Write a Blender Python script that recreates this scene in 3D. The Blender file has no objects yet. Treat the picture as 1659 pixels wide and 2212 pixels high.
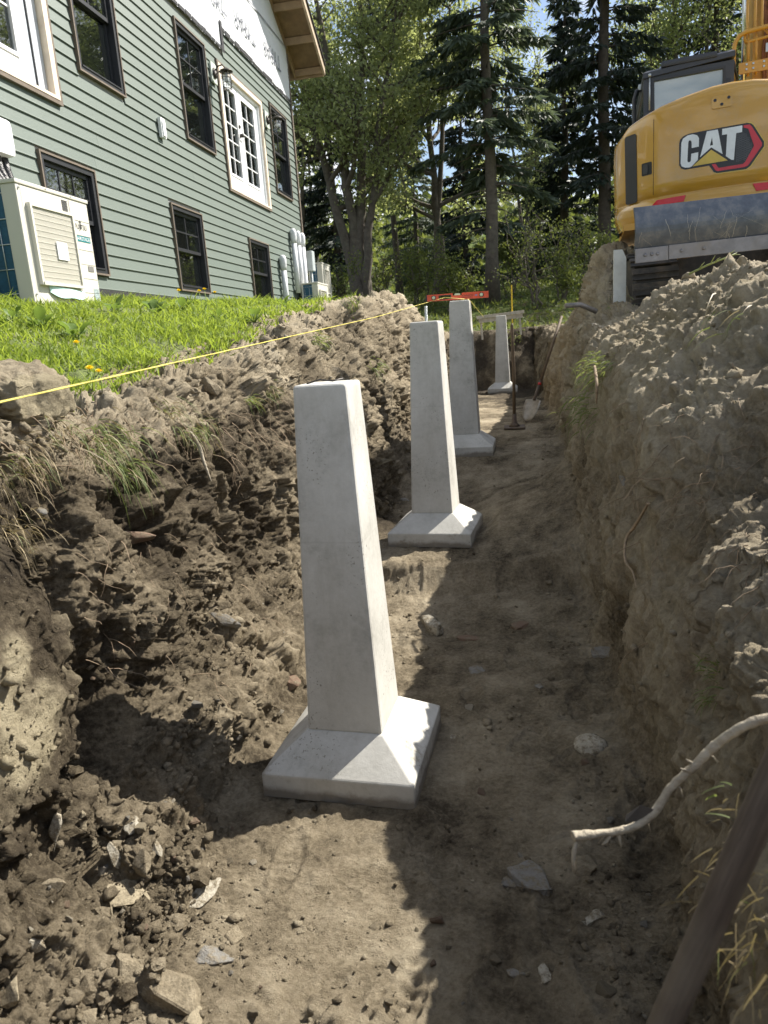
import bpy, bmesh, math, random
import numpy as np
from mathutils import Vector, Matrix
SC = bpy.context.scene
COL = SC.collection
rad = math.radians
# ------------------------------------------------------------------ camera
F_PX, CX, CY, H = 1534.0, 829.5, 1106.0, 1.66          # focal length and centre for a 1659 x 2212 frame
RC = np.array([[0.98310339, -0.02443702, -0.18141267],
               [0.17039975, -0.23986802, 0.95573388],
               [-0.06687038, -0.9704979, -0.231651]])    # world <- (right, down, forward)
cam_d = bpy.data.cameras.new('camera'); cam = bpy.data.objects.new('camera', cam_d); COL.objects.link(cam)
cam_d.sensor_fit = 'VERTICAL'; cam_d.sensor_height = 36.0; cam_d.lens = 36.0*F_PX/2212.0
cam_d.clip_start = 0.02; cam_d.clip_end = 900.0
m = Matrix.Identity(4)
for i in range(3):
    m[i][0] = RC[i][0]; m[i][1] = -RC[i][1]; m[i][2] = -RC[i][2]
m[2][3] = H
cam.matrix_world = m
cam_d.dof.use_dof = True; cam_d.dof.focus_distance = 3.0; cam_d.dof.aperture_fstop = 7.0
SC.camera = cam
SC.render.resolution_x, SC.render.resolution_y = 768, 1024
# ------------------------------------------------------------------ light
SUN_EL, SUN_AZ = rad(44.9), rad(40.0)                    # azimuth from +X towards +Y
sd = Vector((math.cos(SUN_EL)*math.cos(SUN_AZ), math.cos(SUN_EL)*math.sin(SUN_AZ), math.sin(SUN_EL)))
sun_d = bpy.data.lights.new('sun', 'SUN'); sun_d.energy = 5.0; sun_d.angle = rad(0.53); sun_d.color = (1.0, 0.945, 0.855)
sun = bpy.data.objects.new('sun', sun_d); COL.objects.link(sun)
sun.rotation_euler = sd.to_track_quat('Z', 'Y').to_euler(); sun.location = (20, 20, 30)
world = bpy.data.worlds.new('World'); SC.world = world; world.use_nodes = True
wn = world.node_tree; wn.nodes.clear()
def wnode(t, **k):
    n_ = wn.nodes.new(t)
    for a, b in k.items(): setattr(n_, a, b)
    return n_
sky = wnode('ShaderNodeTexSky', sky_type='NISHITA', sun_disc=False)
sky.sun_elevation = SUN_EL; sky.sun_rotation = rad(90) - SUN_AZ; sky.air_density = 1.0; sky.dust_density = 1.2; sky.ozone_density = 1.0
tc = wnode('ShaderNodeTexCoord'); mp = wnode('ShaderNodeMapping'); mp.inputs['Scale'].default_value = (2.2, 2.2, 5.5)
nz = wnode('ShaderNodeTexNoise'); nz.inputs['Scale'].default_value = 1.7; nz.inputs['Detail'].default_value = 9; nz.inputs['Roughness'].default_value = 0.58
rp = wnode('ShaderNodeValToRGB'); rp.color_ramp.elements[0].position = 0.47; rp.color_ramp.elements[1].position = 0.60
mx = wnode('ShaderNodeMixRGB'); mx.inputs[2].default_value = (8.6, 8.8, 9.2, 1)
bg = wnode('ShaderNodeBackground'); bg.inputs['Strength'].default_value = 0.08
wo = wnode('ShaderNodeOutputWorld')
L = wn.links.new
L(tc.outputs['Generated'], mp.inputs[0]); L(mp.outputs[0], nz.inputs[0]); L(nz.outputs[0], rp.inputs[0]); L(rp.outputs[0], mx.inputs[0])
L(sky.outputs[0], mx.inputs[1]); L(mx.outputs[0], bg.inputs[0]); L(bg.outputs[0], wo.inputs[0])
SC.view_settings.view_transform = 'Standard'; SC.view_settings.look = 'None'
SC.view_settings.exposure = 1.08; SC.view_settings.gamma = 1.0
try: SC.view_settings.use_curve_mapping = False
except Exception: pass
SC.cycles.max_bounces = 8; SC.cycles.diffuse_bounces = 4; SC.cycles.transparent_max_bounces = 12; SC.cycles.transmission_bounces = 6
SC.cycles.caustics_reflective = False; SC.cycles.caustics_refractive = False
SC.cycles.sample_clamp_indirect = 6.0
try: SC.cycles.use_denoising = True
except Exception: pass

# ------------------------------------------------------------------ helpers
def ray(px, py):
    return RC @ np.array([px-CX, py-CY, F_PX])
def aty(px, py, y):
    d = ray(px, py); return np.array([0, 0, H]) + d*(y/d[1])
def atx(px, py, x):
    d = ray(px, py); return np.array([0, 0, H]) + d*(x/d[0])
def atd(px, py, dep):
    return np.array([0, 0, H]) + ray(px, py)*(dep/F_PX)
def project(P):
    c = (np.asarray(P, float) - np.array([0, 0, H])) @ RC
    w = np.maximum(c[:, 2], 1e-4)
    return CX+F_PX*c[:, 0]/w, CY+F_PX*c[:, 1]/w, c[:, 2]

def tag(o, label=None, cat=None, group=None, kind=None):
    if label: o['label'] = label
    if cat: o['category'] = cat
    if group: o['group'] = group
    if kind: o['kind'] = kind
    return o
def empty(name, loc=(0, 0, 0), rot=(0, 0, 0), label=None, cat=None, group=None):
    o = bpy.data.objects.new(name, None); COL.objects.link(o)
    o.location = loc; o.rotation_euler = rot; o.empty_display_size = .1
    return tag(o, label, cat, group)
def mesh_obj(name, me, mat=None, parent=None):
    o = bpy.data.objects.new(name, me); COL.objects.link(o)
    if mat is not None and len(me.materials) == 0:
        for q in (mat if isinstance(mat, (list, tuple)) else [mat]): me.materials.append(q)
    if parent is not None: o.parent = parent
    return o
def np_mesh(name, V, Fq, smooth=True, attrs=None):
    """V (n,3); Fq (m,k) index array of equal-size polygons"""
    V = np.asarray(V, np.float32); Fq = np.asarray(Fq, np.int32)
    me = bpy.data.meshes.new(name); k = Fq.shape[1]; nf = len(Fq)
    me.vertices.add(len(V)); me.vertices.foreach_set('co', V.ravel())
    me.loops.add(nf*k); me.loops.foreach_set('vertex_index', Fq.ravel())
    me.polygons.add(nf); me.polygons.foreach_set('loop_start', np.arange(0, nf*k, k, dtype=np.int32))
    try: me.polygons.foreach_set('loop_total', np.full(nf, k, np.int32))
    except Exception: pass
    me.polygons.foreach_set('use_smooth', np.full(nf, smooth, bool))
    for an, av in (attrs or {}).items():
        a = me.attributes.new(an, 'FLOAT', 'POINT'); a.data.foreach_set('value', np.asarray(av, np.float32))
    me.update(calc_edges=True)
    return me

class MB:
    """collects simple shapes and links them as ONE mesh object"""
    def __init__(s): s.v = []; s.f = []; s.m = []; s.sm = []
    def add(s, vs, fs, mi=0, smooth=False):
        b = len(s.v); s.v += [tuple(map(float, q)) for q in vs]
        for f in fs: s.f.append([b+i for i in f]); s.m.append(mi); s.sm.append(smooth)
        return s
    def box(s, lo, hi, mi=0, bev=0.0):
        (x0, y0, z0), (x1, y1, z1) = lo, hi
        if x0 > x1: x0, x1 = x1, x0
        if y0 > y1: y0, y1 = y1, y0
        if z0 > z1: z0, z1 = z1, z0
        if bev <= 0:
            v = [(x0,y0,z0),(x1,y0,z0),(x1,y1,z0),(x0,y1,z0),(x0,y0,z1),(x1,y0,z1),(x1,y1,z1),(x0,y1,z1)]
            return s.add(v, [(3,2,1,0),(4,5,6,7),(0,1,5,4),(1,2,6,5),(2,3,7,6),(3,0,4,7)], mi)
        b = min(bev, (x1-x0)*.45, (y1-y0)*.45, (z1-z0)*.45)
        bm = bmesh.new(); bmesh.ops.create_cube(bm, size=1)
        for q in bm.verts: q.co = Vector(((x0+x1)/2+q.co.x*(x1-x0), (y0+y1)/2+q.co.y*(y1-y0), (z0+z1)/2+q.co.z*(z1-z0)))
        bmesh.ops.bevel(bm, geom=bm.edges[:], offset=b, segments=2, affect='EDGES', profile=.7)
        bm.verts.index_update()
        s.add([q.co for q in bm.verts], [[q.index for q in f.verts] for f in bm.faces], mi); bm.free(); return s
    def prism(s, poly, axis, a, b, mi=0):
        """extrude 2D polygon between a and b along axis; poly in the two other axes in order (x,y,z minus axis)"""
        n = len(poly)
        def P(u, w, t): return {0: (t, u, w), 1: (u, t, w), 2: (u, w, t)}[axis]
        v = [P(u, w, a) for u, w in poly]+[P(u, w, b) for u, w in poly]
        fs = [list(range(n))[::-1], list(range(n, 2*n))]+[(i, (i+1) % n, n+(i+1) % n, n+i) for i in range(n)]
        return s.add(v, fs, mi)
    def tube(s, pts, r, n=8, mi=0, cap=True, smooth=True):
        pts = [Vector(p) for p in pts]; rs = r if isinstance(r, (list, tuple, np.ndarray)) else [r]*len(pts)
        vs = []; fs = []; up = None
        for i, p in enumerate(pts):
            t = (pts[min(i+1, len(pts)-1)]-pts[max(i-1, 0)])
            if t.length < 1e-9: t = Vector((0, 0, 1))
            t.normalize()
            if up is None: up = Vector((0, 0, 1)) if abs(t.z) < .9 else Vector((1, 0, 0))
            a = t.cross(up)
            if a.length < 1e-6: a = t.cross(Vector((1, .3, .2)))
            a.normalize(); b = a.cross(t).normalized(); up = b
            for k in range(n):
                c = 2*math.pi*k/n; vs.append(p+a*(math.cos(c)*rs[i])+b*(math.sin(c)*rs[i]))
        for i in range(len(pts)-1):
            for k in range(n):
                fs.append((i*n+k, (i+1)*n+k, (i+1)*n+(k+1) % n, i*n+(k+1) % n))
        s.add(vs, fs, mi, smooth)
        if cap:
            b0 = len(s.v)-len(vs)
            s.f.append([b0+k for k in range(n)]); s.m.append(mi); s.sm.append(False)
            s.f.append([b0+(len(pts)-1)*n+k for k in range(n)][::-1]); s.m.append(mi); s.sm.append(False)
        return s
    def lathe(s, prof, c=(0, 0, 0), n=20, mi=0, smooth=True):
        vs = []; fs = []
        for r, z in prof:
            for k in range(n):
                a = 2*math.pi*k/n; vs.append((c[0]+r*math.cos(a), c[1]+r*math.sin(a), c[2]+z))
        for i in range(len(prof)-1):
            for k in range(n): fs.append((i*n+k, i*n+(k+1) % n, (i+1)*n+(k+1) % n, (i+1)*n+k))
        fs.append([k for k in range(n)][::-1]); fs.append([(len(prof)-1)*n+k for k in range(n)])
        return s.add(vs, fs, mi, smooth)
    def xf(s, M, i0=0):
        for i in range(i0, len(s.v)): s.v[i] = tuple(M @ Vector(s.v[i]))
        return s
    def mesh(s, name):
        me = bpy.data.meshes.new(name); me.from_pydata(s.v, [], s.f)
        me.polygons.foreach_set('material_index', s.m); me.polygons.foreach_set('use_smooth', s.sm); me.update(); return me
    def build(s, name, mat, parent=None):
        return mesh_obj(name, s.mesh(name), mat, parent)

# ------------------------------------------------------------------ materials
def new_mat(name):
    ma = bpy.data.materials.new(name); ma.use_nodes = True; nt = ma.node_tree
    for n_ in list(nt.nodes): nt.nodes.remove(n_)
    out = nt.nodes.new('ShaderNodeOutputMaterial'); return ma, nt, out
def nd(nt, t, ins=None, **k):
    n_ = nt.nodes.new(t)
    for a, b in k.items(): setattr(n_, a, b)
    for a, b in (ins or {}).items():
        if isinstance(b, bpy.types.NodeSocket): nt.links.new(b, n_.inputs[a])
        else: n_.inputs[a].default_value = b
    return n_
def ramp(nt, fac, stops):
    r = nd(nt, 'ShaderNodeValToRGB', {0: fac}); e = r.color_ramp.elements
    while len(e) < len(stops): e.new(.5)
    for i, (p, c) in enumerate(stops):
        e[i].position = p; e[i].color = (*c, 1) if len(c) == 3 else c
    return r.outputs[0]
def c4(c): return (c[0], c[1], c[2], 1)
def mat(name, col, rough=.6, metal=0.0, var=.12, nscale=8.0, bump=0.0, bscale=40.0, spec=.5, dirt=None, dscale=3.0, damt=.5, coat=0.0, gen=False):
    """principled with noisy colour, optional dirt blotches and fine bump"""
    ma, nt, out = new_mat(name)
    tc_ = nd(nt, 'ShaderNodeTexCoord'); co = tc_.outputs['Object']
    n1 = nd(nt, 'ShaderNodeTexNoise', {'Vector': co, 'Scale': nscale, 'Detail': 6.0, 'Roughness': .65})
    lo = tuple(max(0, x*(1-var)) for x in col); hi = tuple(min(1, x*(1+var)) for x in col)
    cc = ramp(nt, n1.outputs[0], [(.3, lo), (.7, hi)])
    if dirt is not None:
        n2 = nd(nt, 'ShaderNodeTexNoise', {'Vector': co, 'Scale': dscale, 'Detail': 8.0, 'Roughness': .7})
        f = ramp(nt, n2.outputs[0], [(.48, (0, 0, 0)), (.75, (damt,)*3)])
        mx_ = nd(nt, 'ShaderNodeMixRGB', {0: f, 1: cc, 2: c4(dirt)}); cc = mx_.outputs[0]
    p = nd(nt, 'ShaderNodeBsdfPrincipled', {'Base Color': cc, 'Roughness': rough, 'Metallic': metal, 'Specular IOR Level': spec, 'Coat Weight': coat})
    if bump > 0:
        n3 = nd(nt, 'ShaderNodeTexNoise', {'Vector': co, 'Scale': bscale, 'Detail': 6.0, 'Roughness': .6})
        b = nd(nt, 'ShaderNodeBump', {'Height': n3.outputs[0], 'Strength': bump, 'Distance': .02}); nt.links.new(b.outputs[0], p.inputs['Normal'])
    nt.links.new(p.outputs[0], out.inputs[0]); return ma
def leaf_mat(name, c0, c1, trans=.45, rough=.55):
    ma, nt, out = new_mat(name)
    g = nd(nt, 'ShaderNodeNewGeometry')
    cc = ramp(nt, g.outputs['Random Per Island'], [(0, c0), (1, c1)])
    d = nd(nt, 'ShaderNodeBsdfPrincipled', {'Base Color': cc, 'Roughness': rough, 'Specular IOR Level': .35})
    br = nd(nt, 'ShaderNodeMixRGB', {0: .5, 1: cc, 2: (min(1, c1[0]*1.5), min(1, c1[1]*1.5), c1[2]*.8, 1)})
    t = nd(nt, 'ShaderNodeBsdfTranslucent', {'Color': br.outputs[0]})
    mx_ = nd(nt, 'ShaderNodeMixShader', {0: trans, 1: d.outputs[0], 2: t.outputs[0]})
    nt.links.new(mx_.outputs[0], out.inputs[0]); return ma
def glass_mat(name, tint=(.02, .025, .025), mirror=.25, clear=.5):
    """window pane: sharp reflection over a partly clear pane"""
    ma, nt, out = new_mat(name)
    tr = nd(nt, 'ShaderNodeBsdfTransparent', {'Color': (.72, .76, .74, 1)})
    df = nd(nt, 'ShaderNodeBsdfDiffuse', {'Color': c4(tint)})
    gl = nd(nt, 'ShaderNodeBsdfGlossy', {'Color': (.9, .95, .95, 1), 'Roughness': .02})
    fr = nd(nt, 'ShaderNodeFresnel', {'IOR': 1.55})
    fa = nd(nt, 'ShaderNodeMath', {0: fr.outputs[0], 1: mirror}, operation='ADD', use_clamp=True)
    b = nd(nt, 'ShaderNodeMixShader', {0: clear, 1: df.outputs[0], 2: tr.outputs[0]})
    mx_ = nd(nt, 'ShaderNodeMixShader', {0: fa.outputs[0], 1: b.outputs[0], 2: gl.outputs[0]})
    nt.links.new(mx_.outputs[0], out.inputs[0]); return ma

# ------------------------------------------------------------------ numpy noise
def _hash(ix, iy, iz, seed):
    h = (ix.astype(np.uint32)*np.uint32(374761393) + iy.astype(np.uint32)*np.uint32(668265263) + iz.astype(np.uint32)*np.uint32(2147483647-58) + np.uint32((seed*974634777) & 0xffffffff))
    h ^= h >> np.uint32(13); h *= np.uint32(1274126177); h ^= h >> np.uint32(16); h *= np.uint32(2246822519); h ^= h >> np.uint32(13)
    return h
_G = np.array([(1,1,0),(-1,1,0),(1,-1,0),(-1,-1,0),(1,0,1),(-1,0,1),(1,0,-1),(-1,0,-1),(0,1,1),(0,-1,1),(0,1,-1),(0,-1,-1),(1,1,0),(-1,1,0),(0,-1,1),(0,-1,-1)], np.float32)
def perlin(P, seed=0):
    P = np.asarray(P, np.float32); I = np.floor(P); Fr = P-I; I = I.astype(np.int64)
    W = Fr*Fr*Fr*(Fr*(Fr*6-15)+10); r = np.zeros(len(P), np.float32)
    for dx in (0, 1):
        wx = W[:, 0] if dx else 1-W[:, 0]
        for dy in (0, 1):
            wy = W[:, 1] if dy else 1-W[:, 1]
            for dz in (0, 1):
                wz = W[:, 2] if dz else 1-W[:, 2]
                g = _G[_hash(I[:, 0]+dx, I[:, 1]+dy, I[:, 2]+dz, seed) & np.uint32(15)]
                r += wx*wy*wz*(g[:, 0]*(Fr[:, 0]-dx)+g[:, 1]*(Fr[:, 1]-dy)+g[:, 2]*(Fr[:, 2]-dz))
    return r
def fbm(P, octv=5, seed=0, gain=.5, ridge=False):
    P = np.asarray(P, np.float32); r = np.zeros(len(P), np.float32); a = 1.0
    for k in range(octv):
        v = perlin(P*(2.03**k), seed+k*17)
        r += a*((.45-np.abs(v)*1.6) if ridge else v); a *= gain
    return r
def clods(P, cell, seed=0, dens=.8):
    """rounded lumps of random size: heights in world units"""
    Q = np.asarray(P, np.float32)/cell; I = np.floor(Q).astype(np.int64); Fr = (Q-I).astype(np.float32)
    h = np.zeros(len(Q), np.float32)
    for dx in (-1, 0, 1):
        for dy in (-1, 0, 1):
            for dz in (-1, 0, 1):
                k = _hash(I[:, 0]+dx, I[:, 1]+dy, I[:, 2]+dz, seed)
                jx = (k & np.uint32(1023)).astype(np.float32)/1023; jy = ((k >> np.uint32(10)) & np.uint32(1023)).astype(np.float32)/1023
                jz = ((k >> np.uint32(20)) & np.uint32(1023)).astype(np.float32)/1023
                rr = ((k*np.uint32(2654435761)) >> np.uint32(8) & np.uint32(1023)).astype(np.float32)/1023
                rr = np.where(rr < dens, .28+.5*rr*rr, 0)
                d2 = (dx+jx-Fr[:, 0])**2+(dy+jy-Fr[:, 1])**2+(dz+jz-Fr[:, 2])**2
                h = np.maximum(h, np.sqrt(np.maximum(0, rr*rr-d2)))
    return h*cell
def facets(P, cell, seed=0):
    """broken-earth lumps: every cell is a randomly tilted, randomly raised flat facet"""
    Q = np.asarray(P, np.float32)/cell; I = np.floor(Q).astype(np.int64); Fr = (Q-I).astype(np.float32)
    best = np.full(len(Q), 9.0, np.float32); h = np.zeros(len(Q), np.float32)
    for dx in (-1, 0, 1):
        for dy in (-1, 0, 1):
            for dz in (-1, 0, 1):
                k = _hash(I[:, 0]+dx, I[:, 1]+dy, I[:, 2]+dz, seed)
                ax = dx+(k & np.uint32(1023)).astype(np.float32)/1023-Fr[:, 0]; ay = dy+((k >> np.uint32(10)) & np.uint32(1023)).astype(np.float32)/1023-Fr[:, 1]
                az = dz+((k >> np.uint32(20)) & np.uint32(1023)).astype(np.float32)/1023-Fr[:, 2]
                d2 = ax*ax+ay*ay+az*az; nb = d2 < best
                k2 = k*np.uint32(2654435761); k2 ^= k2 >> np.uint32(15)
                t0 = (k2 & np.uint32(255)).astype(np.float32)/127.5-1; t1 = ((k2 >> np.uint32(8)) & np.uint32(255)).astype(np.float32)/127.5-1
                t2 = ((k2 >> np.uint32(16)) & np.uint32(255)).astype(np.float32)/127.5-1; t3 = (k2 >> np.uint32(24)).astype(np.float32)/127.5-1
                v = .55*t3+.9*(t0*ax+t1*ay+t2*az)-.35*d2
                h = np.where(nb, v, h); best = np.where(nb, d2, best)
    return h
def sstep(a, b, x):
    t = np.clip((x-a)/(b-a), 0, 1); return t*t*(3-2*t)
# ================================================================== TERRAIN
def soil_mat():
    ma, nt, out = new_mat('soil')
    tc_ = nd(nt, 'ShaderNodeTexCoord'); co = tc_.outputs['Object']
    dry = nd(nt, 'ShaderNodeAttribute', attribute_name='dry').outputs['Fac']  # soil dryness, also carrying the painted shade of the far trench end
    sand = nd(nt, 'ShaderNodeAttribute', attribute_name='sand').outputs['Fac']
    n0 = nd(nt, 'ShaderNodeTexNoise', {'Vector': co, 'Scale': 5.0, 'Detail': 9.0, 'Roughness': .7}).outputs[0]
    n1 = nd(nt, 'ShaderNodeTexNoise', {'Vector': co, 'Scale': 55.0, 'Detail': 5.0, 'Roughness': .7}).outputs[0]
    a = nd(nt, 'ShaderNodeMath', {0: n0, 1: -.5}, operation='ADD').outputs[0]
    a = nd(nt, 'ShaderNodeMath', {0: a, 1: .75}, operation='MULTIPLY').outputs[0]
    b = nd(nt, 'ShaderNodeMath', {0: n1, 1: -.5}, operation='ADD').outputs[0]
    b = nd(nt, 'ShaderNodeMath', {0: b, 1: .85}, operation='MULTIPLY').outputs[0]
    s_ = nd(nt, 'ShaderNodeMath', {0: a, 1: b}, operation='ADD').outputs[0]
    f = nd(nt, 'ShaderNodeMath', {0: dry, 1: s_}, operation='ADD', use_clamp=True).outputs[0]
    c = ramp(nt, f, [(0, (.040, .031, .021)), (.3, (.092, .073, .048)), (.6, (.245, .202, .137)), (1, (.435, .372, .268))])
    cs = ramp(nt, nd(nt, 'ShaderNodeMath', {0: s_, 1: .5}, operation='ADD').outputs[0], [(.2, (.30, .255, .165)), (.8, (.50, .435, .30))])
    cc = nd(nt, 'ShaderNodeMixRGB', {0: sand, 1: c, 2: cs}).outputs[0]
    # pale grit
    vo = nd(nt, 'ShaderNodeTexVoronoi', {'Vector': co, 'Scale': 110.0}); 
    gr = ramp(nt, vo.outputs['Distance'], [(.10, (.5,)*3), (.17, (0,)*3)])
    sel = ramp(nt, vo.outputs['Color'], [(.74, (0,)*3), (.78, (1,)*3)])
    gm = nd(nt, 'ShaderNodeMixRGB', {0: 1.0, 1: gr, 2: sel}, blend_type='MULTIPLY').outputs[0]
    cc = nd(nt, 'ShaderNodeMixRGB', {0: gm, 1: cc, 2: (.38, .35, .29, 1)}).outputs[0]
    h1 = nd(nt, 'ShaderNodeTexNoise', {'Vector': co, 'Scale': 48.0, 'Detail': 9.0, 'Roughness': .78}).outputs[0]
    h2 = nd(nt, 'ShaderNodeTexNoise', {'Vector': co, 'Scale': 210.0, 'Detail': 4.0, 'Roughness': .8}).outputs[0]
    h2 = nd(nt, 'ShaderNodeMath', {0: h2, 1: .40}, operation='MULTIPLY').outputs[0]
    hh = nd(nt, 'ShaderNodeMath', {0: h1, 1: h2}, operation='ADD').outputs[0]
    bp = nd(nt, 'ShaderNodeBump', {'Height': hh, 'Strength': 1.0, 'Distance': .022})
    p = nd(nt, 'ShaderNodeBsdfPrincipled', {'Base Color': cc, 'Roughness': .93, 'Specular IOR Level': .18, 'Normal': bp.outputs[0]})
    nt.links.new(p.outputs[0], out.inputs[0]); return ma
SOIL = soil_mat()

def T(ys, vs):
    ys = np.array(ys, float); vs = np.array(vs, float)
    return lambda y: np.interp(y, ys, vs)
zfloor = T([-3, 0, 3.7, 4.25, 4.42, 4.7, 6.3, 7.0, 9, 15, 16.3], [0, 0, .02, .07, .23, .262, .30, .47, .53, .515, .55])
y_near = np.linspace(-2.6, .55, 46)[:-1]
n_far = 800
y_far = .55*np.exp(np.linspace(0, math.log(17.0/.55), n_far))
YS = np.sort(np.concatenate([y_near, y_far, np.linspace(1.62, 1.90, 50), np.linspace(15.3, 16.6, 70)])); NY = len(YS)
def wob(seed, f=1.0, amp=1.0):
    return amp*fbm(np.stack([np.zeros(NY), YS*f, np.full(NY, seed*7.3)], 1), 3, seed)
zf = zfloor(YS)
zc = T([-3, .5, 1.2, 1.6, 2.0, 2.4, 3.0, 3.5, 4.2, 4.7, 5.25, 5.5, 6.6, 7.3, 8.2, 9.2, 10, 11, 13, 17], [1.3, 1.2, 1.12, 1.18, 1.40, 1.57, 1.71, 1.80, 1.88, 1.91, 1.87, 1.74, 1.72, 1.96, 2.48, 2.54, 2.30, 2.0, 1.78, 1.75])(YS)
le_x = T([-3, 1.5, 2.6, 3.1, 4.4, 5.7, 7.9, 9, 12, 17], [-1.95, -1.95, -1.95, -1.90, -1.84, -1.82, -1.82, -1.84, -1.85, -1.9])(YS)
le_z = T([-3, 1.5, 3, 3.7, 4.4, 5.7, 7.9, 9.5, 12, 17], [1.42, 1.45, 1.51, 1.62, 1.72, 1.90, 2.12, 2.14, 2.02, 1.87])(YS)
cr_x = T([-3, 1.6, 3, 5, 8, 17], [-1.60, -1.60, -1.66, -1.58, -1.52, -1.52])(YS)
cr_z = T([-3, 1.55, 1.75, 1.95, 2.1, 2.3, 3, 4.0, 5, 5.7, 6.5, 7.5, 8.3, 9.2, 10.2, 11, 13, 17], [1.5, 1.5, 1.6, 1.66, 1.60, 1.47, 1.50, 1.65, 1.77, 1.86, 1.96, 2.09, 2.20, 2.34, 2.28, 2.18, 1.95, 1.8])(YS)-.02
lip_x = T([-3, 1.3, 1.7, 2.0, 2.6, 3.4, 4.2, 5, 8, 17], [-1.30, -1.32, -1.44, -1.52, -1.53, -1.53, -1.47, -1.40, -1.33, -1.25])(YS)
lip_z = T([-3, 1.5, 3, 4, 5, 7, 9, 12, 17], [1.30, 1.30, 1.30, 1.36, 1.46, 1.70, 1.85, 1.7, 1.55])(YS)
near = 1-sstep(1.66, 1.80, YS)         # smooth sandy buttress at the near end of the left wall
deep = sstep(1.66, 1.80, YS)*(1-sstep(3.9, 4.7, YS))
un_x = -1.30*near + (1-near)*(-1.37-.11*deep+.10*sstep(4.2, 6, YS))
un_z = lip_z-.17
wm_x = near*(-1.27) + (1-near)*(-1.33-.10*deep+.10*sstep(4.2, 6, YS))
wm_z = .80+.25*sstep(4, 8, YS)
rt_x = near*(-1.24) + (1-near)*(-1.28-.10*deep+.10*sstep(4, 6, YS))
rt_z = zf+.30+.18*deep
fl_x = T([-3, .9, 1.3, 1.7, 2.1, 3, 3.8, 5, 17], [-.92, -.92, -.90, -1.0, -1.08, -1.02, -1.05, -1.02, -1.05])(YS)
fl_z = zf+.03+.10*(1-sstep(1.15, 1.9, YS))
rf_x = T([-3, .8, 1.5, 2.4, 3.6, 5, 7, 9, 14, 17], [.40, .40, .41, .46, .44, .45, .52, .56, .52, .5])(YS)
md = np.exp(-((YS-5.6)/.95)**2)                          # mound against the right wall beyond the step
rf_z = zf+.02+.34*md
lo_x = rf_x+.015; lo_z = zf+.52+.2*md
hi_x = T([-3, .72, 1.02, 1.5, 1.9, 2.4, 3.0, 4.2, 5.2, 5.6, 6.6, 7.4, 9, 14, 17], [.27, .275, .41, .47, .56, .60, .60, .59, .59, .58, .60, .72, .74, .72, .7])(YS)
hi_z = T([-3, .7, 1.2, 1.55, 1.9, 2.4, 3.2, 4.5, 5.0, 5.3, 6.6, 7.6, 9, 12, 17], [.95, .98, .98, .96, 1.02, 1.12, 1.34, 1.50, 1.52, 1.55, 1.57, 1.66, 1.75, 1.6, 1.55])(YS)
rc_x = T([-3, .9, 1.5, 2, 3, 4.4, 5.2, 6.6, 8, 14, 17], [.85, .85, .80, .94, 1.06, 1.12, 1.02, .92, 1.0, 1.3, 1.2])(YS)
rb_x = rc_x+.75; rb_z = T([-3, 2, 3.3, 5.1, 5.5, 7, 8.2, 9.3, 12, 17], [1.45, 1.66, 1.84, 1.86, 1.74, 1.74, 2.3, 2.35, 1.85, 1.75])(YS)
ctrl = [(np.full(NY, -4.9), T([-3, 5, 14, 17], [2.26, 2.30, 2.34, 2.26])(YS)), (np.full(NY, -3.3), .45*le_z+1.25),
        (le_x+wob(1, .8, .12), le_z+wob(2, 1.2, .03)), (cr_x+wob(3, 1.1, .10), cr_z+wob(4, 1.3, .07)),
        (lip_x+wob(5, 1.6, .09), lip_z+wob(6, 1.8, .07)), (un_x+wob(7, 1.5, .09)*(1-.6*near), un_z+wob(8, 1.5, .05)),
        (wm_x+wob(9, 1.1, .10)*(1-.7*near), wm_z+wob(10, .8, .08)), (rt_x+wob(11, 1.2, .09), rt_z+wob(12, 1.0, .08)),
        (fl_x+wob(13, 1.3, .10), fl_z), (np.full(NY, -.45), zf+.0), (rf_x-.28, zf+.01+.20*md), (rf_x+wob(14, 1.2, .06), rf_z),
        (lo_x+wob(15, 1.0, .07), lo_z), (hi_x+wob(16, .9, .08), hi_z+wob(17, .9, .08)), (rc_x+wob(18, 1.0, .12), zc+wob(19, 1.4, .07)),
        (rb_x, rb_z+wob(20, 1.2, .05)), (np.full(NY, 3.3), np.full(NY, 1.76))]
cnt = [12, 30, 44, 60, 34, 60, 56, 56, 56, 54, 26, 46, 60, 72, 44, 12]
NAMES = ['l', 'l', 'c', 'w', 'w', 'w', 'w', 'r', 'f', 'f', 'f', 'R', 'R', 'R', 'C', 'C']
up = []; seg_id = []
for i, n_ in enumerate(cnt):
    up += [i+k/n_ for k in range(n_)]; seg_id += [i]*n_
up.append(len(cnt)); seg_id.append(len(cnt)-1)
up = np.array(up); NU = len(up); seg_id = np.array(seg_id)
CXs = np.stack([c[0] for c in ctrl], 1); CZs = np.stack([c[1] for c in ctrl], 1)
k0 = np.minimum(up.astype(int), len(cnt)-1); fr = up-k0
GX = CXs[:, k0]*(1-fr)+CXs[:, k0+1]*fr; GZ = CZs[:, k0]*(1-fr)+CZs[:, k0+1]*fr
def smooth_u(A, w):
    pad = np.pad(A, ((0, 0), (w, w)), 'edge'); cs = np.cumsum(np.pad(pad, ((0, 0), (1, 0))), 1)
    return (cs[:, 2*w+1:]-cs[:, :-2*w-1])/(2*w+1)
_en = fbm(np.stack([GX.ravel()*1.3, GX.ravel()*0+3, GZ.ravel()*.8], 1), 4, 55).reshape(GX.shape)
_ye = YS[:, None]+.45*_en
endw = np.maximum(.55*sstep(15.3, 15.9, _ye)+.45*sstep(15.8, 16.35, _ye), 1-sstep(-2.5, -2.1, YS)[:, None])
endw = np.where(YS[:, None] > 16.6, 1.0, endw)
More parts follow.
